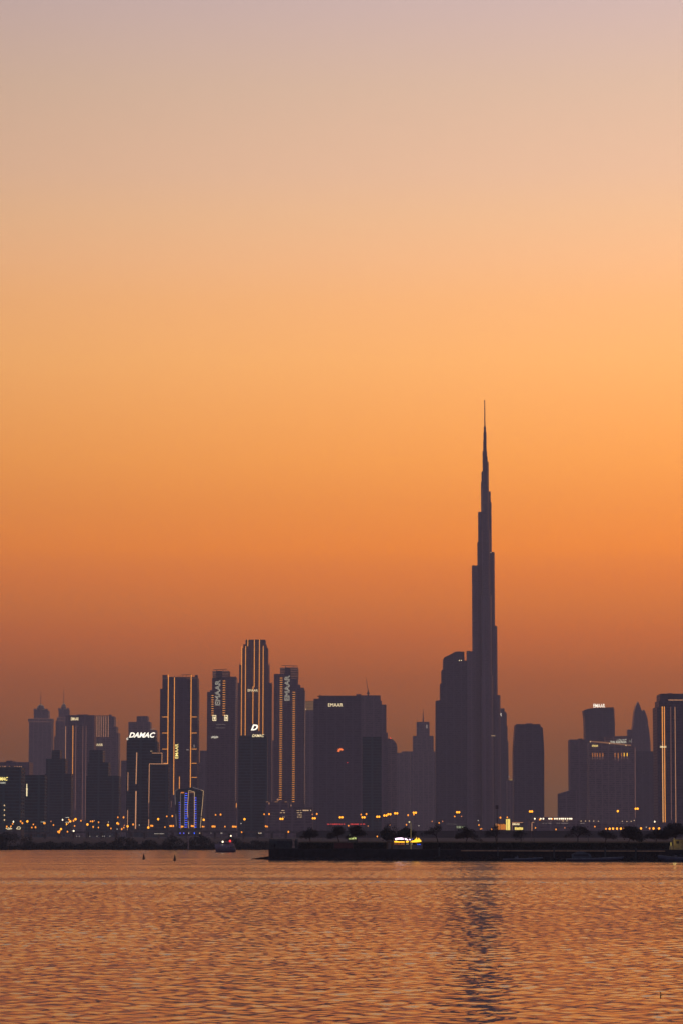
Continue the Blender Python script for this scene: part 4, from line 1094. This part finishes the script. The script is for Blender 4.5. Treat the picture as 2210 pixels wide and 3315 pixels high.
# fence on the quay end
fx0, fx1 = 872, 964; Yf = 874
t = thing('quay_fence', 'slatted fence on the left end of the dark quay', 'fence', (PX(918, 2740, Yf), Yf, 3.35))
ft = PZ(2716, Yf)
mb = MB()
for i in range(46):
    X = PX(fx0+(fx1-fx0)*i/45, 2730, Yf); mb.box(X-.06, X+.06, Yf-.03, Yf+.03, 3.35, ft)
mb.build('slats', plain('grey_green_fence', (.05, .07, .07), .8), t)
A, B = PX(fx0, 2730, Yf), PX(fx1, 2730, Yf)
MB().box(A, B, Yf+.04, Yf+.12, ft-.25, ft-.1).box(A, B, Yf+.04, Yf+.12, 3.6, 3.75).build('rails', METAL, t)
MB().box(A, B, Yf+.16, Yf+.2, 3.35, ft-.5).build('backing_mesh', plain('shade_cloth', (.045, .06, .065), .9), t)
marker(951, 2716, 2745, 873, 'pale bollard post at the right end of the quay fence', plain('sandy_post', (.30, .22, .17), .7))

# person on the quay
def person(x, yfoot, Y, h, label):
    X, Zf = P(x, yfoot, Y); k = h/1.75
    J = {'pelvis': (0,0,.93), 'chest': (0,.02,1.32), 'neck': (0,.0,1.50), 'head': (0,-.03,1.60), 'top': (0,-.01,1.72),
         'hl': (-.10,0,.88), 'kl': (-.11,-.04,.48), 'al': (-.12,.02,.08), 'tl': (-.13,-.16,.03), 'hr': (.10,0,.88), 'kr': (.12,-.02,.48), 'ar': (.13,.03,.08), 'tr': (.15,-.15,.03),
         'sl': (-.19,0,1.42), 'el': (-.25,.04,1.13), 'wl': (-.22,-.10,.90), 'fl': (-.21,-.15,.80), 'sr': (.19,0,1.42), 'er': (.26,.03,1.13), 'wr': (.25,-.08,.88), 'fr': (.24,-.13,.78)}
    Rr = {'pelvis': .15,'chest': .17,'neck': .06,'head': .10,'top': .07,'hl': .10,'kl': .065,'al': .045,'tl': .04,'hr': .10,'kr': .065,'ar': .045,'tr': .04,'sl': .07,'el': .05,'wl': .035,'fl': .03,'sr': .07,'er': .05,'wr': .035,'fr': .03}
    E = [('pelvis','chest'),('chest','neck'),('neck','head'),('head','top'),('pelvis','hl'),('hl','kl'),('kl','al'),('al','tl'),('pelvis','hr'),('hr','kr'),('kr','ar'),('ar','tr'),('chest','sl'),('sl','el'),('el','wl'),('wl','fl'),('chest','sr'),('sr','er'),('er','wr'),('wr','fr')]
    names = list(J); me = bpy.data.meshes.new('person')
    me.from_pydata([tuple(c*k for c in J[n]) for n in names], [(names.index(a), names.index(b)) for a, b in E], [])
    o = bpy.data.objects.new('person', me); COL.objects.link(o); o.location = (X, Y, Zf)
    md = o.modifiers.new('skin', 'SKIN')
    for i, n in enumerate(names):
        me.skin_vertices[0].data[i].radius = (Rr[n]*k, Rr[n]*k); me.skin_vertices[0].data[i].use_root = (n == 'pelvis')
    o.modifiers.new('sub', 'SUBSURF').levels = 1
    me.materials.append(CLOTH)
    tag(o, label, 'person')
A = PZ(2745, 872.9)
person(889, 2743.6, 871.0, 1.75, 'person in dark clothes standing on the quay before the fence')
bpy.data.objects['person'].location.z = 3.35; bpy.data.objects['person'].location.y = 873.0

# ------------------------------------------------------------------ trees on the island
def tree(label, x, ytop, ybase, half, Y, seed, leaves=900, lsize=.16, trunkf=.30, dense=False, lean=0, droop=.25):
    rg = random.Random(seed)
    X, zb = P(x, ybase, Y); zb = LZ-.05 if zb < LZ+.6 else zb
    H = PZ(ytop, Y) - zb; S = half*M1(Y)
    root = thing('shade_tree' if dense else 'acacia_tree', label, 'tree', (X, Y, zb), 'trees on the island')
    tk = MB(); cr = MB(); tips = []
    def grow(p, d, L_, r, lvl):
        q2 = p; segs = 2
        for s_ in range(segs):
            d = (d + Vector((rg.gauss(0, .12), rg.gauss(0, .12), rg.gauss(0, .06)))).normalized()
            n2 = q2 + d*L_/segs
            (tk if lvl <= 2 else cr).tube(q2, n2, r*(1-.18*s_), r*(1-.18*(s_+1)), 5 if lvl < 2 else 3)
            q2 = n2
        if lvl >= 6 or r < .004:
            tips.append((q2, d)); return
        for _ in range(rg.choice((2, 2, 3)) if lvl > 0 else rg.choice((4, 5))):
            a = rg.uniform(0, 2*math.pi); sp = rg.uniform(.45, .95) if lvl else rg.uniform(.6, 1.0)
            side_ = Vector((math.cos(a), math.sin(a), 0))
            nd = (d*(1-sp*.45) + side_*sp + Vector((0, 0, .30 if lvl < 2 else .16-droop*.3))).normalized()
            grow(q2, nd, L_*rg.uniform(.56, .82), max(.0085, r*.62), lvl+1)
            if lvl >= 3: tips.append((q2, nd))
    grow(Vector((0, 0, 0)), Vector((lean, 0, 1)).normalized(), 1.0, .075, 0)
    # fit into the height and half width measured from the photo
    allv = tk.v + cr.v
    mxz = max(v[2] for v in allv); mxr = sorted(math.hypot(v[0], v[1]) for v in allv)[int(len(allv)*.97)]
    tz = trunkf*H
    def fit(v):
        z = v[2]; zz2 = z*tz if z < 1 else tz + (z-1)/(mxz-1)*(H-tz)
        f = S/mxr; w = min(1, z)
        rad2 = min(1.3, (math.hypot(v[0], v[1])/mxr)**2)
        if z > 1: zz2 -= (H-tz)*.52*rad2
        return (X+v[0]*(f*w + tz*.9*(1-w)), Y+v[1]*(f*w + tz*.9*(1-w)), zb+zz2)
    tk.v = [fit(v) for v in tk.v]; cr.v = [fit(v) for v in cr.v]
    tk.build('trunk', BARK, root)
    tl = [fit(tuple(p)) for p, d in tips]
    per = max(1, round(leaves*(1.6 if dense else 1.15)/max(1, len(tl))))
    for c_ in tl:
        if not dense and rg.random() < .15: continue
        if rg.random() < .45:
            k_ = rg.uniform(.5, .95); c_ = (X+(c_[0]-X)*k_, Y+(c_[1]-Y)*k_, zb+tz*1.05+(c_[2]-zb-tz*1.05)*k_)
        for _ in range(per):
            sd = .55 if dense else .38
            cr.leaf((c_[0]+rg.gauss(0, sd), c_[1]+rg.gauss(0, sd), c_[2]+rg.gauss(0, sd*.6)), lsize*1.3*rg.uniform(.5, 1.3), rg)
    cr.build('crown', LEAF, root)
    return root
T = [
 ('leftmost flat-topped tree on the island', 1005, 2680, 2728, 37, 893, 11, 2600, .17, .40, False),
 ('second tree from the left, below the left red sign', 1097, 2672, 2728, 36, 890, 12, 2600, .17, .38, False),
 ('third tree from the left, before the greenish lit window', 1155, 2672, 2728, 40, 889, 13, 2800, .17, .36, False),
 ('bare-topped tree rising behind the dense tree left of the neon', 1262, 2664, 2728, 34, 899, 14, 700, .14, .35, False),
 ('dense round tree left of the neon pavilion', 1252, 2688, 2740, 26, 884, 15, 5200, .24, .22, True),
 ('dense dark tree directly behind the neon pavilion', 1312, 2678, 2735, 44, 897, 16, 5200, .22, .25, True),
 ('wide bare umbrella-shaped tree right of the neon pavilion', 1416, 2662, 2728, 53, 885, 17, 1200, .14, .36, False),
 ('leaning bushy tree left of the orange pavilion', 1508, 2676, 2728, 42, 884, 18, 3400, .17, .30, False),
 ('spreading bare tree below the orange pavilion', 1605, 2668, 2728, 46, 883, 19, 1000, .14, .34, False),
 ('small bare tree below the small EMAAR pavilion', 1684, 2684, 2728, 30, 882, 20, 1100, .14, .32, False),
 ('lone rounded bare tree under the long low hall', 1868, 2668, 2728, 44, 878, 21, 1900, .15, .33, False),
 ('low spreading tree between the lone tree and the dense one', 1958, 2684, 2728, 34, 876, 22, 1700, .16, .33, False),
 ('dense bushy tree below the row of orange lamps', 2032, 2676, 2730, 38, 875, 23, 5600, .22, .24, True),
 ('gnarled tree left of the lit kiosk', 2122, 2684, 2728, 40, 873, 24, 3000, .17, .36, False),
 ('big dark tree overhanging the kiosk at the right edge', 2190, 2664, 2728, 46, 872, 25, 6000, .2, .30, True),
]
for (lab, x, yt, yb, half, Y, sd, nl, ls, tf, dn) in T: tree(lab, x, yt, yb, half, Y, sd, nl, ls, tf, dn)

# thin dark lamp posts of the island and the floodlight mast
def post(x, yt, yb, Y, label, name='lamp_post', arm=0, lit=None):
    X, Z = P(x, yt, Y); r = thing(name, label, 'lamp post', (X, Y, LZ))
    MB().tube((X, Y, LZ), (X, Y, Z), .11, .07, 6).build('pole', METAL if not lit else plain('lit_pole_paint', (.5,.45,.3), .6), r)
    MB().tube((X, Y, Z), (X+arm, Y, Z+.25), .06, .05, 5).box(X+arm-.35, X+arm+.2, Y-.15, Y+.15, Z+.2, Z+.34).build('arm', METAL, r)
    return r, X, Z
post(1046, 2689, 2728, 884, 'thin unlit lamp post beside the leftmost island tree', arm=-.5)
post(1368, 2697, 2735, 880, 'short unlit lamp post right of the neon pavilion', arm=-.6)
post(1727, 2692, 2728, 880, 'thin unlit post right of the small bare tree', arm=.4)
post(1903, 2697, 2728, 880, 'thin unlit post right of the lone bare tree', arm=.4)
post(1549, 2684, 2728, 880, 'thin unlit post between leaning and spreading bare trees', arm=.4)
Y = 866; X, Z = P(1328.6, 2664, Y)
r = thing('lit_lamp_post', 'tall lit lamp post above the neon pavilion', 'lamp post', (X, Y, 3.35))
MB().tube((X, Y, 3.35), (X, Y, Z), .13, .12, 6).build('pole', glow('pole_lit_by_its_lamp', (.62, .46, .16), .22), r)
m = M1(Y)
MB().tube((X, Y, Z), (X-4.8*m, Y, Z+3*m), .07, .06, 5).build('arm', METAL, r)
MB().ball(X-5.2*m, Y, PZ(2661, Y), 2.4*m, 1.5*m, 2.0*m, 8, 6).build('lamp_head', glow('cream_lamp_head', (1, .85, .4), 1.2), r)
Y = 1700; X, Z = P(1607, 2607, Y)
r = thing('floodlight_mast', 'tall dark unlit mast with a cluster of floodlights on top', 'mast', (X, Y, 3.0))
MB().tube((X, Y, 3.0), (X, Y, Z), .30, .16, 6).build('pole', BARK, r)
h_ = MB(); m = M1(Y)
for z_ in (2609, 2613, 2617):
    zz3 = PZ(z_, Y); h_.box(X-.9, X+.9, Y-.2, Y+.2, zz3-.08, zz3+.08)
    for i in range(4): h_.box(X-.95+i*.5, X-.6+i*.5, Y-.55, Y-.2, zz3-.28, zz3+.30)
h_.build('floodlights', BARK, r)

# ------------------------------------------------------------------ neon pavilion
Y = 868; m = M1(Y)
t = thing('neon_pavilion', 'waterside pavilion outlined in pink-white and golden neon', 'pavilion', (PX(1320, 2740, Y), Y+2, 3.35)); t['_Y'] = Y
A = P(1270, 2722, Y); B = P(1310, 2722, Y); C2 = P(1366, 2722, Y)
MB().box(A[0], C2[0], Y+.02, Y+5, 3.35, PZ(2735.5, Y)).build('counter', CONC, t)
cv = MB(); ca = []
for i in range(9):
    f = i/8; ca.append((1272+f*92, 2713 - 2.6*math.sin(math.pi*min(1, f*1.1)) + (6*max(0, f-.55))))
cv.prism_xz([P(x, y, Y) for x, y in ca] + [P(x, y+2.2, Y) for x, y in reversed(ca)], Y+.3, Y+4.5)
cv.build('canopy', METAL, t)
pb = MB()
for x in (1273, 1308.5, 1322.5, 1345, 1364): a = P(x, 2714, Y); MB().box(a[0]-.08, a[0]+.08, Y+.35, Y+.5, 3.35, a[1]).build('column', METAL, t)
def blob(pts, mat, name, dy=.25):
    MB().prism_xz([P(x, y, Y) for x, y in pts], Y-dy, Y-.01).build(name, G[mat], t)
blob([(1277,2717),(1278,2714),(1284,2712.6),(1296,2711.6),(1301,2712),(1305,2715.5),(1305,2717.8),(1300,2718),(1292,2717.6),(1284,2718.4),(1279,2720)], 'neon', 'neon_band')
blob([(1307.5,2716.5),(1308,2714),(1313,2714),(1320,2719),(1319,2720),(1311,2718.8)], 'neon', 'neon_band')
blob([(1323,2719.5),(1324,2715),(1328,2718.5),(1328,2720)], 'neon', 'neon_band')
blob([(1331,2717),(1332,2714.6),(1334,2716.5),(1333,2718.2),(1331.5,2718.6)], 'neon_blue', 'neon_band')
blob([(1274.5,2727),(1274.5,2723),(1281,2722),(1292,2724),(1304,2723.6),(1308,2724.5),(1308,2727.4),(1280,2727.2)], 'neon_or', 'golden_band')
blob([(1312,2727),(1312.6,2722),(1319,2721.4),(1322.5,2725),(1321,2726),(1318,2727.6)], 'neon_or', 'golden_band')
blob([(1326.5,2727),(1327,2723.5),(1333,2721.5),(1340,2719.5),(1345,2714),(1347,2710.4),(1348,2713),(1348,2718),(1351,2717.5),(1353.5,2712),(1355,2714),(1358,2718),(1361.8,2722),(1361.8,2725),(1350,2726.4),(1335,2727)], 'neon_or', 'golden_band')
for x0, x1, y0, y1, mt in ((1274,1283,2729,2734,'orange'),(1284.5,1293,2729.5,2734.5,'orange'),(1295,1307.5,2729,2735,'orange'),(1313,1321,2731,2733.5,'win_dim'),(1327,1334,2731,2733.5,'win_dim')): 
    mk = glow('dim_counter_light', (.55,.16,.05), .30) if mt == 'orange' else G[mt]
    panel(t, x0, x1, y0, y1, mk, 'counter_light')
panel(t, 1348.5, 1351.5, 2731.5, 2735, 'neon_blue', 'counter_light'); panel(t, 1353, 1360, 2732, 2735, 'neon_blue', 'counter_light')
Yh = 870; t = thing('brown_shed', 'narrow brown shed left of the neon pavilion under the dense tree', 'shed', (PX(1261, 2745, Yh), Yh+1, 3.35))
BR = plain('brown_boards', (.085, .062, .035), .8); A = P(1250, 2724, Yh); B = P(1272, 2724, Yh)
MB().box(A[0], B[0], Yh, Yh+2.5, 3.35, A[1]).build('wall', BR, t)
MB().prism_xz([(A[0]-.2, A[1]+.01), (B[0]+.2, A[1]+.01), ((A[0]+B[0])/2, A[1]+.5)], Yh-.2, Yh+2.7).build('roof', METAL, t)
MB().box(A[0]+.5, A[0]+1.3, Yh-.05, Yh-.01, 3.36, A[1]-.4).build('door', METAL, t)
t = thing('red_hoarding', 'dark red hoarding panel on posts below the second and third trees', 'hoarding', (PX(1112, 2745, 874), 874, 3.35))
Yh = 871; A = P(1082, 2728, Yh); B = P(1142, 2728, Yh)
MB().box(A[0], B[0], Yh, Yh+.12, 3.6, A[1]).build('panel', plain('dark_red_panel', (.075, .016, .014), .8), t)
for i in range(5): x = A[0]+(B[0]-A[0])*i/4; MB().box(x-.06, x+.06, Yh+.13, Yh+.25, 3.35, A[1]+.1).build('post', METAL, t)
# greenish lit hut behind the third tree
Y = 930; t = thing('green_lit_hut', 'hut with a greenish yellow window behind the third tree', 'hut', (PX(1140, 2727, Y), Y+3, LZ)); t['_Y'] = Y
A = P(1124, 2700, Y); B = P(1156, 2700, Y); MB().box(A[0], B[0], Y, Y+5, LZ, A[1]).build('wall', CONC, t)
MB().box(A[0]-.3, B[0]+.3, Y-.3, Y+5.3, A[1]+.01, A[1]+.25).build('roof', METAL, t)
panel(t, 1128, 1145, 2709, 2717, 'green', 'window'); panel(t, 1129, 1144, 2703, 2704.6, 'pale_green', 'window'); panel(t, 1147, 1152, 2711, 2716.5, 'green', 'window'); panel(t, 1154, 1155.6, 2702, 2704, 'green', 'window')
# kiosk at the right edge
Y = 834; t = thing('kiosk', 'dull yellow lit kiosk at the right edge of the quay', 'kiosk', (PX(2195, 2745, Y), Y+3, 3.35)); t['_Y'] = Y
KW = plain('ochre_wall', (.34, .28, .12), .8)
A = P(2181, 2719, Y); B = P(2240, 2719, Y)
MB().box(A[0], B[0], Y, Y+5, 3.35, A[1]).build('wall', KW, t)
MB().box(A[0]-.5, B[0]+.5, Y-.6, Y+5.5, A[1]+.01, A[1]+.22).build('roof', METAL, t)
a = P(2187, 2723, Y); b_ = P(2196, 2731, Y); MB().box(a[0], b_[0], Y-.06, Y-.01, b_[1], a[1]).build('window', GLASS, t)
a = P(2178, 2714, Y); MB().box(a[0], a[0]+.35, Y-.5, Y-.2, 3.35, a[1]).build('post', KW, t)
t2 = thing('lit_lantern', 'small yellow lantern on a stand beside the kiosk', 'lantern', (PX(2170, 2745, Y), Y-.6, 3.35)); t2['_Y'] = Y-.6
X, Z = P(2170, 2727, Y-.6)
MB().tube((X, Y-.6, Z-.9), (X, Y-.6, Z), .14, .12, 6).build('lamp_tube', glow('dull_yellow_lamp', (.75, .55, .10), .55), t2)
MB().lathe([(.55, 3.35), (.6, 3.6), (.35, Z-.9)], X, Y-.6, 8).build('stand', KW, t2)
pl_ = bpy.data.lights.new('kiosk_lamp', 'POINT'); pl_.energy = 42; pl_.color = (1, .72, .22); pl_.shadow_soft_size = .3
po = bpy.data.objects.new('kiosk_lamp', pl_); COL.objects.link(po); po.location = (0.9, -1.6, 2.6); po.parent = t2
# pale short piles along the quay front
PILE = plain('weathered_pile', (.06, .075, .075), .9)
for x, y0, y1, lab in ((1610, 2742, 2769, 'pale mooring pile left of the first dark boat'), (1792, 2741, 2770, 'pale mooring pile midway between the two dark boats'), (1957, 2742, 2771, 'pale mooring pile behind the bow of the second boat'), (1420, 2742, 2768, 'faint mooring pile under the umbrella-shaped tree'), (2056, 2744, 2770, 'faint mooring pile right of the second boat')):
    Yp = qY(x)-1.2; X, Z = P(x, y0, Yp); zb = -.4
    r = thing('mooring_pile', lab, 'mooring pile', (X, Yp, zb), 'mooring piles along the quay')
    MB().lathe([(.28, zb), (.27, 1.0), (.24, Z-.4)], X, Yp, 8).build('pile', PILE, r); MB().lathe([(.30, Z-.4), (.28, Z-.25), (.05, Z)], X, Yp, 8).build('cap', PILE, r)

# ------------------------------------------------------------------ boats
def hull_rings(x0, x1, Y, beam, zt0, zt1, n=9, draft=.35):
    """bow at x1; sheer rises from zt0 to zt1"""
    rings = []
    for i in range(n):
        f = i/(n-1); x = x0+(x1-x0)*f
        w = beam/2*(1 if f < .5 else max(.03, 1-((f-.5)/.5)**2.1)); zt = zt0+(zt1-zt0)*f**1.8
        kz = -draft + (zt*.75+draft)*max(0, (f-.72)/.28)**2
        rings.append([(x, Y-w, zt), (x, Y-w*.86, zt*.45+kz*.3), (x, Y-w*.45, kz*.7), (x, Y, kz), (x, Y+w*.45, kz*.7), (x, Y+w*.86, zt*.45+kz*.3), (x, Y+w, zt)])
    return rings
def small_boat(x0, x1, Y, label, cab, s=1):
    X0, X1 = PX(x0, 2775, Y), PX(x1, 2775, Y); zt0, zt1 = .75*s, 1.35*s
    r = thing('motorboat', label, 'boat', ((X0+X1)/2, Y, 0), 'small boats moored along the quay')
    MB().loft(hull_rings(X0, X1, Y, 2.4, zt0, zt1)).build('hull', HULL, r, True)
    sh_ = MB(); rg_ = hull_rings(X0, X1, Y, 2.44, zt0, zt1)
    for a, b2 in zip(rg_[:-1], rg_[1:]): sh_.tube(a[0], b2[0], .05, .05, 4).tube(a[-1], b2[-1], .05, .05, 4)
    sh_.build('gunwale', plain('pale_gunwale', (.25, .28, .28), .6), r)
    if cab:
        c0, c1, ht = cab; a = X0+(X1-X0)*c0; b2 = X0+(X1-X0)*c1
        cb = MB(); cb.prism_xz([(a, .6*s), (b2+.5, .7*s), (b2-.2, ht*.75), ((a+b2)/2+.4, ht), ((a+b2)/2-.9, ht), (a-.1, ht*.72)], Y-.95, Y+.95); cb.build('cabin_cover', plain('blue_grey_canvas', (.045, .075, .095), .8), r)
        w2 = MB(); w2.prism_xz([(a+.4, ht*.5), (b2-.4, ht*.5), (b2-.9, ht*.72), (a+.5, ht*.72)], Y-1.0, Y-.96); w2.build('window', GLASS, r)
    else:
        c_ = MB(); xm = X0+(X1-X0)*.35; c_.box(xm-.5, xm+.5, Y-.4, Y+.4, .5, 1.6*s).prism_xz([(xm+.3, 1.6*s), (xm+.5, 1.6*s), (xm+.2, 2.1*s), (xm+.1, 2.1*s)], Y-.4, Y+.4)
        c_.build('console', plain('faded_console', (.10, .11, .13), .6), r)
        o2 = MB(); o2.box(X0-.3, X0+.1, Y-.2, Y+.2, .2, 1.2*s); o2.build('outboard', CLOTH, r)
small_boat(1625, 1755, qY(1690)-6, 'low open dark blue boat moored below the EMAAR pavilion', None, .8)
small_boat(1832, 2018, qY(1925)-7, 'dark boat with a rounded canvas cover, bow to the right', (.10, .42, 2.9))
small_boat(2260, 2128, qY(2190)-9, 'dark boat moored at the right edge under the kiosk', (.3, .6, 2.2), 1.4)
# yacht
Y = 1250; X = lambda x: PX(x, 2745, Y); m = M1(Y)
r = thing('motor_yacht', 'small motor yacht with white and red lights under way', 'boat', (X(730), Y, 0))
def yz(y): return PZ(y, Y)
rings = []
for i in range(10):
    f = i/9; x = X(764)-(X(764)-X(695))*f
    w = 1.7*(1 if f < .45 else max(.05, 1-((f-.45)/.55)**2.2)); zt = yz(2745)+(yz(2733)-yz(2745))*min(1, f*1.6)**.8
    rk_ = .35*f
    rings.append([(x, Y-w, zt), (x+.3*f, Y-w*.9, zt*.5), (x+.7*f, Y-w*.6, -.3), (x+.7*f, Y+w*.6, -.3), (x+.3*f, Y+w*.9, zt*.5), (x, Y+w, zt)])
MB().loft([q3[::-1] for q3 in rings]).build('hull', HULLW, r, True)
MB().prism_xz([(X(706), yz(2734)), (X(760), yz(2741)), (X(758), yz(2733)), (X(748), yz(2727)), (X(714), yz(2724)), (X(708), yz(2728))], Y-1.25, Y+1.25).build('cabin', HULLW, r)
MB().prism_xz([(X(711), yz(2729)), (X(742), yz(2732)), (X(742), yz(2729)), (X(714), yz(2726))], Y-1.3, Y-1.26).build('cabin_window', GLASS, r)
pw = MB()
for x in (739, 746, 751.5, 757): pw.box(X(x), X(x)+.35, Y-1.9, Y-1.5, yz(2745), yz(2740))
pw.build('hull_openings', GLASS, r)
MB().prism_xz([(X(718), yz(2724.5)), (X(750), yz(2727)), (X(757), yz(2721)), (X(755), yz(2720)), (X(748), yz(2724)), (X(722), yz(2722))], Y-1.0, Y+1.0).build('flybridge', HULLW, r)
ar = MB().tube((X(752), Y-.9, yz(2728)), (X(758), Y-.9, yz(2718)), .1, .1, 5).tube((X(752), Y+.9, yz(2728)), (X(758), Y+.9, yz(2718)), .1, .1, 5).tube((X(748), Y, yz(2727)), (X(748.5), Y, yz(2707)), .07, .05, 5); ar.build('mast', METAL, r)
rl_ = MB()
for i in range(9): xx = X(697+i*5.5); rl_.tube((xx, Y-1.3, yz(2735)), (xx, Y-1.3, yz(2731.5)), .03, .03, 3)
rl_.tube((X(696), Y-1.3, yz(2731)), (X(742), Y-1.3, yz(2733)), .035, .035, 4); rl_.build('railing', HULLW, r)
for x, y, mt, k in ((721.8, 2725, 'white', 2.9), (748.3, 2706, 'white', 2.3), (745.5, 2722.5, 'red', 3.2), (720.6, 2735, 'white_dim', 1)):
    a = P(x, y, Y-1.5); MB().ball(a[0], Y-1.5, a[1], k*m, k*m*.7, k*m*1.1, 8, 6).build('navigation_lamp', G[mt], r, True)
# buoys
def buoy(x, yt, yb, label):
    Yb = CAM_H*9000/(yb-2700); X_, Z_ = P(x, yt, Yb); h = Z_
    r = thing('channel_buoy', label, 'buoy', (X_, Yb, 0), 'channel buoys')
    MB().lathe([(.50, -.25), (.58, .05), (.56, .2), (.42, .26)], X_, Yb, 12).build('float', BUOYM, r)
    MB().lathe([(.40, .26), (.32, h*.45), (.17, h*.78), (.13, h*.8)], X_, Yb, 10).build('tower', BUOYM, r)
    MB().lathe([(.13, h*.8), (.14, h*.86), (.05, h)], X_, Yb, 8).build('topmark', BUOYM, r)
buoy(466.6, 2763.5, 2780.7, 'left of two dark conical buoys on the open water')
buoy(567, 2767.5, 2784.7, 'right of two dark conical buoys, nearer the spit')
# drifting twig
Yt2 = 139.5; X_, _ = P(2136, 3215, Yt2)
r = MB(); k = .0155*1.0
def tp(dx, dy_): return (X_+dx*k, Yt2, .30-dy_*k)
for a, b2, r0, r1 in ((( -2.5,3),(1,8),.012,.026),((1,8),(1,11.5),.026,.020),((1,11.5),(0,15),.018,.026),((0,15),(0.5,21),.026,.030),((0.5,15.5),(6,13.5),.015,.02),((6,13.5),(8,14.5),.02,.008)):
    r.tube(tp(*a), tp(*b2), r0, r1, 6)
tag(r.build('twig', BARK), 'small dark forked twig poking out of the water near the bottom right', 'twig')

for o in bpy.data.objects:
    if '_Y' in o: del o['_Y']
